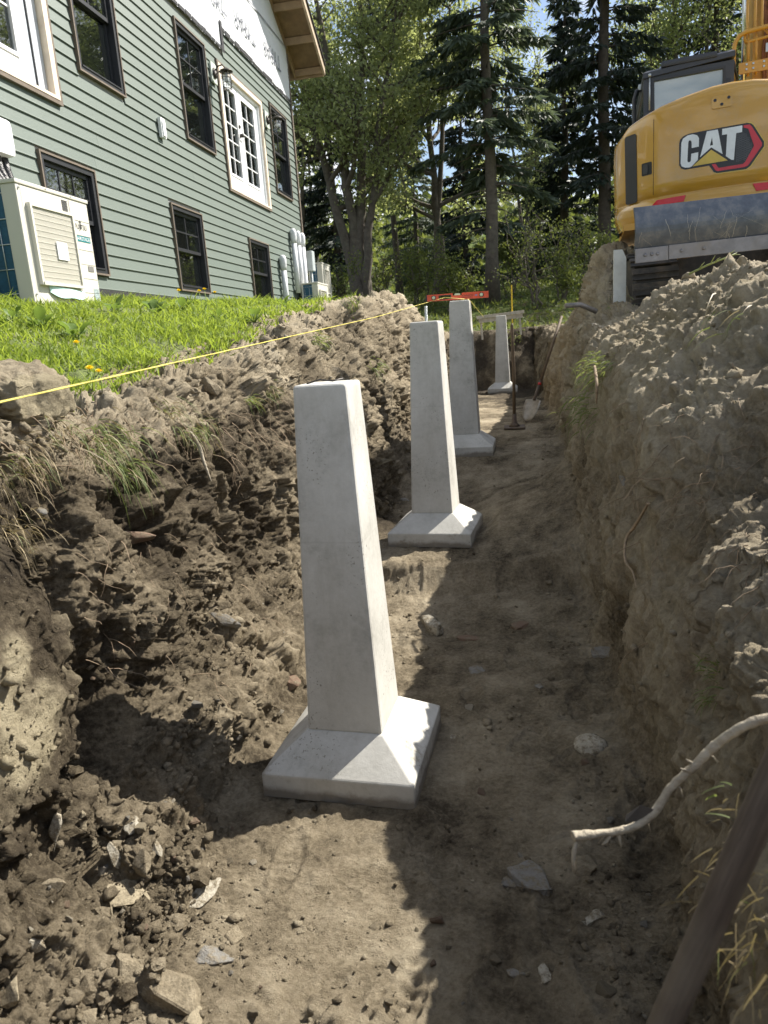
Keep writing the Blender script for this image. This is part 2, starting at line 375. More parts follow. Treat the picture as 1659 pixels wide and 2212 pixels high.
GZ = GZ*(1-endw)+np.maximum(GZ, 1.76)*endw
for w in (9, 5): GX = smooth_u(GX, w); GZ = smooth_u(GZ, w)
GY = np.repeat(YS[:, None], NU, 1)
_bz = np.exp(-((GY-1.73)/.16)**2)*((up > 4.0) & (up < 7.6)).astype(float)[None, :]
GY = GY+_bz*.10*fbm(np.stack([GZ.ravel()*5, GZ.ravel()*0+1.5, GX.ravel()*0], 1), 4, 66).reshape(GZ.shape)
B = np.stack([GX, GY, GZ], 2)
def grid_normals(B):
    du = np.gradient(B, axis=1); dv = np.gradient(B, axis=0)
    n_ = np.cross(du, dv); return n_/np.maximum(np.linalg.norm(n_, axis=2, keepdims=True), 1e-9)
def wts(vals):  # per control segment weight, softened along u
    v = np.array(vals, float)[seg_id][None, :]; return smooth_u(np.repeat(v, 1, 0), 10)[0][None, :]
N = grid_normals(B); P = B.reshape(-1, 3).astype(np.float32)
#            l    l    c    w(crest-lip) w(under) w   w   rubble f   f    f   R   R   R   C   C
A_big = wts([.01, .01, .05, .07, .06, .07, .06, .04, .012, .012, .02, .04, .045, .05, .06, .05])
A_mid = wts([.004, .006, .03, .04, .05, .055, .05, .035, .006, .006, .012, .028, .03, .035, .035, .03])
A_cl = wts([0, .1, .9, .8, .6, .7, .8, 1.1, .22, .16, .35, .35, .35, .55, 1.0, .9])
nearF = (1-sstep(1.66, 1.90, GY))*((up > 4.6) & (up < 6.45)).astype(float)[None, :]
rubF = (1-sstep(1.25, 1.75, GY))*((up > 6.6) & (up < 9.0)).astype(float)[None, :]
e1 = fbm(P*1.9, 4, 31).reshape(NY, NU); e2 = fbm(P*np.array([6, 6, 5], np.float32), 5, 41, ridge=True).reshape(NY, NU)
st = fbm(P*np.array([9, 9, 2.2], np.float32)+np.array([0, 0, 0], np.float32), 4, 43).reshape(NY, NU)     # near-vertical bucket scrapes
c1 = clods(P, .20, 51, .55).reshape(NY, NU); c2 = clods(P, .085, 52, .6).reshape(NY, NU)
c3 = clods(P, .036, 53, .7).reshape(NY, NU); c4_ = clods(P, .017, 54, .8).reshape(NY, NU)
fine = fbm(P*38, 3, 61).reshape(NY, NU)
Pw = P+.05*np.stack([perlin(P*7, 91), perlin(P*7, 92), perlin(P*7, 93)], 1)+.012*np.stack([perlin(P*26, 94), perlin(P*26, 95), perlin(P*26, 96)], 1)
A_fc = wts([0, .05, .9, .9, 1.1, 1.2, 1.1, 1.0, .20, .13, .28, .42, .46, .46, .42, .42])*(1-.5*nearF)
wall = wts([0, 0, 0, .3, 1, 1, .6, .1, 0, 0, 0, .6, 1, .8, .1, 0])
calm = 1-.72*nearF
D = A_big*e1*1.3*calm + A_mid*e2*calm + wall*.030*st*calm + A_cl*(c1*.30*calm+c2*.40*calm+(c3*.75+c4_*.9)*(1-.55*nearF)) + .004*fine*(A_cl+.1)
A_f2 = wts([0, .05, 1.1, 1.0, .7, .7, .8, 1.0, .20, .13, .28, .55, .60, 1.2, 2.0, 1.8])
D += A_fc*(.046*facets(Pw, .30, 81)+.029*facets(Pw, .13, 82)).reshape(NY, NU)*calm+A_f2*((.014*facets(Pw, .055, 83)+.007*facets(Pw, .026, 84)).reshape(NY, NU)*(1-.7*nearF))
D += rubF*(c2*.6+c1*.5)
# trodden floor: shallow boot and bucket dents
D += wts([0]*8+[1, 1, 1]+[0]*5)*(.012*fbm(P*np.array([3.2, 2.4, 1], np.float32), 3, 71).reshape(NY, NU)-.012*np.maximum(0, fbm(P*5.5, 2, 72).reshape(NY, NU)-.15))
D *= np.minimum(1, 0.35+.65*np.ones_like(GY))
B2 = B+N*D[:, :, None]
# overhanging sod: let the lip droop a little
# keep the soil clear of the piers' slabs
PIERS = [(-.65, 2.507, .025, -.066), (-.56, 4.967, .269, -.098), (-.483, 7.32, .499, -.024), (-.181, 14.861, .514, -.019)]
for (px_, py_, pz_, pa_) in PIERS:
    dx = B2[:, :, 0]-px_; dy = B2[:, :, 1]-py_
    a_ = dx*math.cos(pa_)+dy*math.sin(pa_); b_ = -dx*math.sin(pa_)+dy*math.cos(pa_)
    q = np.maximum(np.abs(a_), np.abs(b_)); w = 1-sstep(.29, .43, q)
    B2[:, :, 2] = B2[:, :, 2]*(1-w)+(pz_-.004+.25*(B2[:, :, 2]-B[:, :, 2])*(q > .27))*w
    ring_ = np.exp(-((q-.325)/.035)**2)                 # earth scuffed up against the slab
    B2[:, :, 2] += ring_*.026*np.clip(fbm(np.stack([GX.ravel()*9, GY.ravel()*9, GZ.ravel()*0], 1), 3, 90).reshape(NY, NU)+.25, 0, .8)
# boot prints and shovel dents in the trodden floor
_r = random.Random(61); _fl = ((up > 8.0) & (up < 11.0)).astype(float)[None, :]
for _k in range(34):
    _x, _y, _a = _r.uniform(-.85, .42), 1.15*math.exp(_r.uniform(0, 1.75)), _r.gauss(1.4, .5); _dx = B2[:, :, 0]-_x; _dy = B2[:, :, 1]-_y
    _p = (_dx*math.cos(_a)+_dy*math.sin(_a))/.135; _q = (-_dx*math.sin(_a)+_dy*math.cos(_a))/(.047+.008*_p); _d = np.sqrt(_p**2+_q**2)
    _m = np.where(np.abs(_dx)+np.abs(_dy) < .5, 1.0, 0.0)*_fl; _t = 1+.35*np.sin(_p*22)
    B2[:, :, 2] += _m*(-.010*(1-sstep(.80, 1.05, _d))*_t*(.6+.4*_r.random())+.007*np.exp(-((_d-1.15)/.16)**2))
TP = B2.reshape(-1, 3)
# dryness and sand of the soil, with the far end's shade painted into dryness
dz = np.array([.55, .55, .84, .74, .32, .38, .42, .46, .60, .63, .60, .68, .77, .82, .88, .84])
dry_shade_w = wts(dz)+np.zeros((NY, 1))
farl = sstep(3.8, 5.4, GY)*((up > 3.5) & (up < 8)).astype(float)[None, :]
dry_shade_w = dry_shade_w*(1-farl)+farl*(.60-.16*((up > 6.2)[None, :]))
dry_shade_w = dry_shade_w+.30*e1+.18*(c2/.04-.25)*.5*(A_cl > .3)
dry_shade_w = dry_shade_w-.42*sstep(11.0, 14.0, GY)*((up > 4) & (up < 14))[None, :]  # far trench end darkened in colour to stand for its shade
flo = ((up > 7.5) & (up < 11.2)).astype(float)[None, :]
dry_shade_w = dry_shade_w+flo*(.20*fbm(P*np.array([2.6, 1.5, 1], np.float32), 4, 78).reshape(NY, NU)+.16*fbm(P*11, 3, 79).reshape(NY, NU))
band = (up > 4.9)[None, :]*(up < 7.0)[None, :]
sandw = nearF*sstep(.30, .75, .55+1.2*e1+.3*e2)+farl*.45*sstep(.1, .35, fbm(P*1.4+5, 3, 77).reshape(NY, NU))*band
rwf = ((up > 11.0) & (up < 14.2)).astype(float)[None, :]
sandw = np.clip(sandw+rwf*.36*sstep(.0, .35, fbm(P*np.array([1.7, 1.7, 1.1], np.float32)+9, 3, 88).reshape(NY, NU)), 0, 1)
dry_shade_v = np.clip(dry_shade_w, 0, 1).ravel(); sand_v = sandw.ravel()
TN = grid_normals(B2).reshape(-1, 3)
def sub_sheet(name, u0, u1, mt):
    i0 = int(np.searchsorted(up, u0)); i1 = int(np.searchsorted(up, u1))
    idx = (np.arange(NY)[:, None]*NU+np.arange(i0, i1+1)[None, :]); nu = i1-i0+1
    V = TP[idx.ravel()]; a = (np.arange(NY-1)[:, None]*nu+np.arange(nu-1)[None, :]).ravel()
    Fq = np.stack([a, a+1, a+nu+1, a+nu], 1)
    me = np_mesh(name, V, Fq, True, {'dry': dry_shade_v[idx.ravel()], 'sand': sand_v[idx.ravel()]})
    o = mesh_obj(name, me, mt); o['kind'] = 'structure'; return o
LAWN_SOIL = mat('lawn_soil', (.10, .125, .035), .95, var=.5, nscale=14, bump=.6, bscale=60, dirt=(.13, .105, .07), dscale=5, damt=.8)
sub_sheet('lawn', 0, 2.0, LAWN_SOIL)
sub_sheet('spoil_heap', 2.0, 4.0, SOIL)
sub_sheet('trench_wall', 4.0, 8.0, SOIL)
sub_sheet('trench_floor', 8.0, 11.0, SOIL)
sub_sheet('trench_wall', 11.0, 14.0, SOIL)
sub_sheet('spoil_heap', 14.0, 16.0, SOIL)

# picking: which point of the ground is seen at a given place of the frame
_sx, _sy, _sz = project(TP)
_vis = (_sz > .25) & (_sx > -60) & (_sx < 1720) & (_sy > 500) & (_sy < 2270)
_ix = np.nonzero(_vis)[0]; _sx = _sx[_ix]; _sy = _sy[_ix]; _sz = _sz[_ix]
def pick(px, py, r=7.0):
    while True:
        k = np.nonzero((np.abs(_sx-px) < r) & (np.abs(_sy-py) < r))[0]
        if len(k): break
        r *= 2
    k = k[np.argmin(_sz[k])]; i = _ix[k]
    return Vector(TP[i]), Vector(TN[i]), float(_sz[k]), i

# ------------------------------------------------------------------ the land round the trench
def land_z(x, y):
    base = np.where(x < -1, 1.76+.52*sstep(1.0, 3.6, -x), 1.76)
    base = np.where(y < 16.5, base, base)
    far = np.maximum(0, y-17.0)
    h = base*(1-sstep(17, 24, y))+sstep(17, 24, y)*2.0 + .11*np.minimum(far, 14) + .05*np.clip(far-14, 0, 26)
    h = h + 13*sstep(46, 105, y)
    h = h + .10*fbm(np.stack([x*.35, y*.35, np.zeros_like(x)], 1), 3, 5)*sstep(17.2, 20, np.maximum(y, np.abs(x)*2.2))
    return h
gx = np.unique(np.concatenate([np.linspace(-120, -20, 26), np.linspace(-20, -4.9, 31), np.linspace(-4.9, 3.3, 25), np.linspace(3.3, 25, 45), np.linspace(25, 140, 30)]))
gy = np.unique(np.concatenate([np.linspace(-60, -2.5, 24), np.linspace(-2.5, 17, 40), np.linspace(17, 45, 80), np.linspace(45, 170, 60)]))
XX, YY = np.meshgrid(gx, gy); LP = np.stack([XX.ravel(), YY.ravel(), land_z(XX.ravel(), YY.ravel())-.012], 1)
nx = len(gx); a = (np.arange(len(gy)-1)[:, None]*nx+np.arange(nx-1)[None, :]).ravel()
cxm = (XX[:-1, :-1]+XX[1:, 1:]).ravel()/2; cym = (YY[:-1, :-1]+YY[1:, 1:]).ravel()/2
keep = ~((cxm > -4.9) & (cxm < 3.3) & (cym > -2.5) & (cym < 17))
a = a[keep]; Fq = np.stack([a, a+1, a+nx+1, a+nx], 1)
ma, nt, out = new_mat('woodland_ground')
tcg = nd(nt, 'ShaderNodeTexCoord').outputs['Object']
n1 = nd(nt, 'ShaderNodeTexNoise', {'Vector': tcg, 'Scale': .55, 'Detail': 8.0, 'Roughness': .7}).outputs[0]
n2 = nd(nt, 'ShaderNodeTexNoise', {'Vector': tcg, 'Scale': 7.0, 'Detail': 6.0, 'Roughness': .7}).outputs[0]
f_ = nd(nt, 'ShaderNodeMath', {0: n1, 1: n2}, operation='ADD').outputs[0]
f_ = nd(nt, 'ShaderNodeMath', {0: f_, 1: .5}, operation='MULTIPLY').outputs[0]
cg = ramp(nt, f_, [(.36, (.085, .065, .042)), (.47, (.075, .075, .032)), (.55, (.11, .16, .04)), (.68, (.17, .23, .055))])
bp = nd(nt, 'ShaderNodeBump', {'Height': n2, 'Strength': .8, 'Distance': .1})
pp = nd(nt, 'ShaderNodeBsdfPrincipled', {'Base Color': cg, 'Roughness': .95, 'Specular IOR Level': .1, 'Normal': bp.outputs[0]})
nt.links.new(pp.outputs[0], out.inputs[0])
o = mesh_obj('ground', np_mesh('ground', LP, Fq, True), ma); o['kind'] = 'structure'
# ================================================================== HOUSE
SIDING = mat('green_vinyl_siding', (.120, .151, .131), .55, var=.03, nscale=3, bump=.08, bscale=30, dirt=(.135, .165, .146), dscale=1.2, damt=.25)
SIDING2 = mat('green_vinyl_siding_faded', (.127, .157, .137), .55, var=.03, nscale=3, bump=.08, bscale=30, dirt=(.15, .178, .155), dscale=1.0, damt=.3)
TRIMW = mat('bare_trim_board', (.145, .115, .088), .75, var=.25, nscale=9, bump=.15, bscale=60, dirt=(.16, .11, .08), dscale=14, damt=.5)
PALEW = mat('pale_pine', (.72, .62, .50), .7, var=.12, nscale=7, dirt=(.45, .33, .22), dscale=5, damt=.5)
BLACKF = mat('black_window_frame', (.022, .023, .027), .42, var=.15, spec=.5)
WHITEP = mat('white_paint', (.80, .81, .83), .38, var=.03)
OFFW = mat('cream_metal', (.60, .58, .515), .42, var=.025, nscale=2, dirt=(.55, .52, .45), dscale=3, damt=.18)
GREYP = mat('grey_plastic_pipe', (.66, .67, .70), .45, var=.05)
GALV = mat('galvanised_steel', (.50, .53, .54), .4, metal=.6, var=.15, nscale=20)
GLASS = glass_mat('window_glass', (.03, .035, .032), .14, .80)
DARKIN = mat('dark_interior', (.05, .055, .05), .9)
CURT = mat('pale_curtain', (.55, .58, .54), .9, var=.1)
FOUND = mat('black_foundation_coating', (.02, .02, .022), .8, bump=.3, bscale=25)
PLY = mat('plywood', (.20, .132, .075), .8, var=.3, nscale=6, dirt=(.2, .12, .06), dscale=2.5, damt=.7)
PINE = mat('pine_lumber', (.32, .22, .13), .7, var=.2, nscale=5)
ROOFM = mat('dark_roofing', (.035, .033, .035), .9)
STEELD = mat('dark_bronze_metal', (.06, .055, .05), .45, metal=.7)
WX = -4.4
house = empty('house', (WX, 9.0, 2.2), (0, 0, 0), 'green clapboard house with black windows and unfinished white wrapped gable', 'house')
HOFF = Vector((WX, 9.0, 2.2))
def loc(b, off=HOFF):           # shift a builder from world to the house's own frame
    b.v = [(x-off.x, y-off.y, z-off.z) for x, y, z in b.v]; return b
# openings: y0, y1, z0, z1 (outside of the trim)
OPEN = {'bw1': (6.72, 7.68, 2.58, 3.67), 'bw2': (9.47, 10.46, 2.53, 3.65), 'bw3': (12.39, 13.41, 2.47, 3.57), 'w1': (7.69, 8.63, 4.65, 6.20),
        'w2': (10.29, 11.30, 4.62, 6.14), 'door': (11.74, 13.83, 4.20, 6.10), 'w4': (14.31, 15.33, 4.63, 6.20), 'pd': (5.05, 7.26, 4.18, 6.25)}
Y0, Y1, ZB, EXP = 2.0, 15.86, 2.44, .127
# core walls behind the siding (one mesh), with real openings
wb = MB()
ys = sorted({Y0, Y1} | {v for o_ in OPEN.values() for v in (o_[0]+.03, o_[1]-.03)})
zs = sorted({2.0, 6.33, 6.62} | {v for o_ in OPEN.values() for v in (o_[2]+.03, o_[3]-.03)})
for i in range(len(ys)-1):
    for k in range(len(zs)-1):
        yc, zc_ = (ys[i]+ys[i+1])/2, (zs[k]+zs[k+1])/2
        if any(o_[0] < yc < o_[1] and o_[2] < zc_ < o_[3] for o_ in OPEN.values()): continue
        wb.box((WX-.15, ys[i], zs[k]), (WX-.02, ys[i+1], zs[k+1]))
RZ = lambda y: 8.20-.56*(y-15.9)*1.0 if y > 9 else 8.20+.56*6.9-.56*(9-y)
def roof_z(y): return 7.62+.62*(15.9-y) if y >= 8.9 else 7.62+.62*7.0-.62*(8.9-y)
wb.prism([(Y0, 6.62), (Y1, 6.62), (Y1, roof_z(Y1)-.02), (8.9, roof_z(8.9)-.02), (Y0, roof_z(Y0)-.02)], 0, WX-.15, WX-.02)
wb.box((-11.6, Y1-.13, 2.0), (WX-.15, Y1, 7.6)); wb.box((-11.6, Y0, 2.0), (WX-.15, Y0+.13, 7.6)); wb.box((-11.7, Y0, 2.0), (-11.6, Y1, 7.6))
loc(wb).build('wall', mat('sheathing_board', (.30, .31, .30), .9), house)
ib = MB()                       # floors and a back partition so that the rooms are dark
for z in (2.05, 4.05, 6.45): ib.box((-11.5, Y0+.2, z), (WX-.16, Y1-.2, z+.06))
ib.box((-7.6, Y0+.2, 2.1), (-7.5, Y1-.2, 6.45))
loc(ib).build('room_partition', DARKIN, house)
loc(MB().box((WX-.04, Y0, 1.9), (WX+.005, Y1, ZB+.01))).build('foundation', FOUND, house)
# siding courses, cut at openings; each board is a part of its own
def course(z, y0, y1):
    b = MB(); h = EXP; n = max(1, int((y1-y0)/1.2))
    prof = [(.002, h+.006), (.011, h*.5), (.018, .009), (.0205, .002), (.019, -.003), (.002, -.004)]
    v = []
    for yy in (y0, y1): v += [(WX+x-.012, yy, z+dz) for x, dz in prof]
    k = len(prof); b.add(v, [(i, (i+1) % k, k+(i+1) % k, k+i) for i in range(k)]+[list(range(k))[::-1], list(range(k, 2*k))])
    return loc(b)
rs = random.Random(4)
for k in range(33):
    z = ZB+k*EXP; zm = z+EXP*.5
    ymax = Y1-.02; ymin = Y0
    if z+EXP > 6.34: ymin = 12.12
    cuts = sorted([(o_[0]-.004, o_[1]+.004) for o_ in OPEN.values() if o_[2]-.02 < zm < o_[3]+.02])
    y = ymin
    for a_, b_ in cuts+[(ymax, ymax)]:
        e_ = min(a_, ymax)
        if a_ > y+.04:
            if e_-y > 3.2:
                j_ = y+(e_-y)*rs.uniform(.3, .7); course(z, y, j_-.0012).build('siding_board', SIDING, house); course(z, j_+.0012, e_).build('siding_board', SIDING2, house)
            else: course(z, y, e_).build('siding_board', rs.choice([SIDING, SIDING2]), house)
        y = max(y, b_)
loc(MB().box((WX-.02, Y1-.03, 2.2), (WX+.03, Y1+.03, roof_z(Y1)-.1))).build('corner_board', TRIMW, house)

def ring(b, y0, y1, z0, z1, w, x0, x1, mi=0, bottom=None):
    bw = w if bottom is None else bottom
    b.box((x0, y0, z0), (x1, y0+w, z1), mi); b.box((x0, y1-w, z0), (x1, y1, z1), mi)
    b.box((x0, y0+w, z1-w), (x1, y1-w, z1), mi); b.box((x0, y0+w, z0), (x1, y1-w, z0+bw), mi)
def dh_window(key, vb, hb):
    y0, y1, z0, z1 = OPEN[key]; b = MB(); ring(b, y0, y1, z0, z1, .019, WX-.02, WX+.034)
    win = loc(b).build('window', TRIMW, house)
    a0, a1, c0, c1 = y0+.020, y1-.020, z0+.020, z1-.020
    b = MB(); ring(b, a0, a1, c0, c1, .05, WX-.10, WX+.020, bottom=.04); b.box((WX-.02, a0+.05, c0+.04), (WX+.03, a1-.05, c0+.055)); loc(b).build('frame', BLACKF, win)
    i0, i1, k0_, k1_ = a0+.051, a1-.051, c0+.041, c1-.051; zm = (k0_+k1_)/2
    b = MB(); ring(b, i0, i1, zm-.02, k1_, .042, WX-.055, WX-.02)
    # muntins of the upper sash
    for q in range(1, vb+1):
        yy = i0+.042+(i1-i0-.084)*q/(vb+1); b.box((WX-.046, yy-.009, zm), (WX-.028, yy+.009, k1_-.04))
    for q in range(1, hb+1):
        zz = zm+.02+(k1_-.04-zm-.02)*q/(hb+1); b.box((WX-.047, i0+.04, zz-.009), (WX-.027, i1-.04, zz+.009))
    loc(b).build('sash', BLACKF, win)
    b = MB(); ring(b, i0, i1, k0_, zm+.022, .045, WX-.090, WX-.057); loc(b).build('sash', BLACKF, win)
    loc(MB().box((WX-.040, i0+.043, zm+.023), (WX-.036, i1-.043, k1_-.043))).build('pane', GLASS, win)
    loc(MB().box((WX-.076, i0+.046, k0_+.046), (WX-.072, i1-.046, zm-.024))).build('pane', GLASS, win)
    b = MB(); n = 9                                           # a curtain gathered at the far side
    pl = [(WX-.22+.02*(q % 2), i1-.02-(i1-i0)*.26*q/n) for q in range(n+1)]
    vs = [(x, y, k0_) for x, y in pl]+[(x, y, k1_) for x, y in pl]
    b.add(vs, [(q, q+1, n+2+q, n+1+q) for q in range(n)]); loc(b).build('curtain', CURT, win)
for k_, vb, hb in (('bw1', 2, 1), ('bw2', 1, 1), ('bw3', 1, 1), ('w1', 1, 1), ('w2', 1, 1), ('w4', 1, 1)): dh_window(k_, vb, hb)

def leaf_door(win, y0, y1, z0, z1, vb, hb, blinds):
    st = .115
    b = MB(); x0, x1 = WX-.075, WX-.03
    ring(b, y0, y1, z0, z1, st, x0, x1, bottom=.23)
    ring(b, y0+st-.028, y1-st+.028, z0+.202, z1-st+.028, .034, x1-.003, x1+.012)
    leaf = loc(b).build('door_leaf', WHITEP, win)
    g0, g1, h0, h1 = y0+st+.004, y1-st-.004, z0+.234, z1-st-.004
    b = MB()
    for q in range(1, vb+1):
        yy = g0+(g1-g0)*q/(vb+1); b.box((x0+.012, yy-.009, h0), (x1-.006, yy+.009, h1))
    for q in range(1, hb+1):
        zz = h0+(h1-h0)*q/(hb+1); b.box((x0+.013, g0, zz-.009), (x1-.007, g1, zz+.009))
    loc(b).build('glazing_bars', WHITEP, win)
    loc(MB().box((x0+.02, g0, h0), (x0+.024, g1, h1))).build('pane', GLASS, win)
    if blinds:
        b = MB(); n = 62
        for q in range(n):
            zz = h0+(h1-h0)*(q+.5)/n; b.box((x0-.03, g0, zz-.009), (x0-.018, g1, zz+.006))
        loc(b).build('blind', mat('blind_slats', (.62, .64, .60), .6), win)['kind'] = 'stuff'
    return leaf
y0, y1, z0, z1 = OPEN['door']
b = MB(); ring(b, y0, y1, z0, z1, .035, WX-.02, WX+.03); fd = loc(b).build('french_door', TRIMW, house); fd['label'] = 'white french door with a pale pine casing'
b = MB(); ring(b, y0+.036, y1-.036, z0+.036, z1-.036, .07, WX-.10, WX+.036, bottom=.03); loc(b).build('casing', PALEW, fd)
b = MB(); ring(b, y0+.107, y1-.107, z0+.067, z1-.107, .045, WX-.10, WX-.005, bottom=.02); loc(b).build('door_frame', WHITEP, fd)
mid = (y0+y1)/2-.12
leaf_door(fd, y0+.153, mid-.012, z0+.09, z1-.153, 1, 4, True); leaf_door(fd, mid+.012, y1-.30, z0+.09, z1-.153, 1, 4, False)
loc(MB().box((WX-.075, y1-.298, z0+.088), (WX-.035, y1-.153, z1-.153))).build('side_panel', mat('primed_panel', (.55, .58, .60), .5), fd)
hz = z0+1.02
b = MB(); b.tube([(WX-.03, mid-.05, hz), (WX+.035, mid-.05, hz)], .03, 10); b.tube([(WX+.03, mid-.05, hz), (WX+.03, mid+.07, hz-.005)], .012, 8)
b.tube([(WX-.03, mid-.05, hz+.14), (WX-.005, mid-.05, hz+.14)], .028, 10); loc(b).build('door_handle', STEELD, fd)
y0, y1, z0, z1 = OPEN['pd']
b = MB(); ring(b, y0, y1, z0, z1, .04, WX-.02, WX+.035); pd = loc(b).build('patio_door', TRIMW, house); pd['label'] = 'white patio door with a bare pine casing'
b = MB(); ring(b, y0+.041, y1-.041, z0+.041, z1-.041, .075, WX-.10, WX+.040, bottom=.03); loc(b).build('casing', PALEW, pd)
leaf_door(pd, 5.20, y1-.42, z0+.075, z1-.12, 2, 3, False)
loc(MB().box((WX-.075, y1-.415, z0+.075), (WX-.03, y1-.125, z1-.12))).build('side_panel', mat('primed_panel_grey', (.50, .53, .57), .5), pd)
b = MB(); b.box((WX-.07, y1-.300, z0+.076), (WX-.018, y1-.285, z1-.12)); loc(b).build('weatherstrip', BLACKF, pd)

# house wrap, wrinkled, with its upside-down print
nyw, nzw = 130, 70; yy = np.linspace(4.0, Y1-.04, nyw)
V = []; 
for j in range(nyw):
    lo = 6.32 if yy[j] < 12.12 else 6.60
    hi = roof_z(yy[j])-.05
    for k in range(nzw): V.append((WX+.004, yy[j], lo+(hi-lo)*k/(nzw-1)))
V = np.array(V); q = V*np.array([1, 1, 1])
wr = fbm(np.stack([q[:, 1]*2.2+q[:, 2]*1.2, q[:, 2]*.9, q[:, 1]*.3], 1), 4, 9, ridge=True)
V[:, 0] += .012+.018*np.clip(wr, -.6, .6)*.8
a = (np.arange(nyw-1)[:, None]*nzw+np.arange(nzw-1)[None, :]).ravel()
V -= np.array(HOFF)
wrap = mesh_obj('house_wrap', np_mesh('house_wrap', V, np.stack([a, a+nzw, a+nzw+1, a+1], 1), True), mat('white_wrap', (.70, .72, .75), .45, var=.04), house)
def text_mesh(s, size, extrude=0.0):
    cu = bpy.data.curves.new('t', 'FONT'); cu.body = s; cu.size = size; cu.align_x = 'CENTER'; cu.align_y = 'CENTER'; cu.extrude = extrude; cu.resolution_u = 3
    o_ = bpy.data.objects.new('t', cu); COL.objects.link(o_)
    dg = bpy.context.evaluated_depsgraph_get(); me = bpy.data.meshes.new_from_object(o_.evaluated_get(dg))
    bpy.data.objects.remove(o_); bpy.data.curves.remove(cu); return me
INK = mat('grey_ink', (.15, .16, .19), .7)
tm = text_mesh('TYPAR', .40); tm.materials.clear(); tm.materials.append(INK)
for v in tm.vertices: v.co.x *= .85; v.co.y *= 1.0
for (cy_, cz_) in ((11.9, 7.05), (13.3, 7.10), (14.75, 7.16), (10.4, 7.0), (14.2, 8.22), (12.4, 8.2)):
    o = mesh_obj('printed_lettering', tm, None, wrap)
    # text upside down on the +X face: its x runs to -Y, its y to -Z
    o.matrix_local = Matrix(((0, 0, 1, WX+.040-HOFF.x), (-1, 0, 0, cy_-HOFF.y), (0, -1, 0, cz_-HOFF.z), (0, 0, 0, 1)))
# black tape along the wrap's lower edge
rs = random.Random(8); b = MB()
def tape(ya, yb, zz):
    y = ya
    while y < yb:
        w = rs.uniform(.05, .22); h = rs.uniform(.03, .07)
        b.box((WX+.028, y, zz+rs.uniform(-.01, .0)), (WX+.034, min(y+w, yb), zz+h)); y += w+rs.uniform(.0, .035)
tape(4.2, 12.1, 6.325); tape(12.12, Y1-.04, 6.615)
b.box((WX+.026, 12.05, 6.3), (WX+.031, 12.14, 6.75)); b.box((WX+.026, 10.3, 6.32), (WX+.031, 10.42, 6.62))
loc(b).build('tape', mat('black_tape', (.03, .03, .035), .5), house)
b = MB(); b.box((WX+.0362, 4.2, 7.62), (WX+.0385, Y1-.05, 7.645)); loc(b).build('wrap_seam', mat('grey_seam', (.25, .26, .28), .6), house)
# roof with its open rake overhang
OV = .66; YE = 16.45
rf = MB(); th = .20
def rake(x0, x1, d0, d1, y0=8.9, y1=YE):
    b_ = MB(); v = []
    for x in (x0, x1): v += [(x, y0, roof_z(y0)+d0), (x, y1, roof_z(y1)+d0), (x, y1, roof_z(y1)+d1), (x, y0, roof_z(y0)+d1)]
    b_.add(v, [(3, 2, 1, 0), (4, 5, 6, 7), (0, 1, 5, 4), (1, 2, 6, 5), (2, 3, 7, 6), (3, 0, 4, 7)]); return b_
roof = loc(rake(-12.2, WX+OV+.03, .155, .185)).build('roof', ROOFM, house)
loc(rake(-12.2, WX+OV+.03, .155, .185, 1.5, 8.9)).build('roof_slope', ROOFM, house)
loc(rake(-12.2, WX+OV-.05, .135, .152)).build('roof_sheathing', PLY, roof)
b = rake(WX+OV-.045, WX+OV, -.02, .152); loc(b).build('fascia_board', mat('weathered_fascia', (.46, .36, .26), .7, var=.2, dirt=(.25, .18, .12), damt=.6), roof)
b = rake(WX-.02, WX+.02, -.0, .133); loc(b).build('rafter', PINE, roof)
y = YE-.03
for q in range(12):
    b = MB(); yc = YE-.02-q*.61; zz = roof_z(yc)
    b.box((WX+.021, yc-.038, zz+.0), (WX+OV-.046, yc, zz+.132)); loc(b).build('lookout', PINE, roof)
loc(MB().box((WX-3, YE+.002, roof_z(YE)-.03), (WX+OV-.046, YE+.03, roof_z(YE)+.15))).build('fascia_board', PINE, roof)
# vent/junction box on the wall
b = MB(); b.box((WX+.01, 9.42, 4.42), (WX+.055, 9.54, 4.66), bev=.008); b.box((WX+.055, 9.44, 4.44), (WX+.07, 9.52, 4.62), bev=.006)
o = b.build('wall_box', WHITEP); tag(o, 'small white junction box on the green siding between the windows', 'junction box')

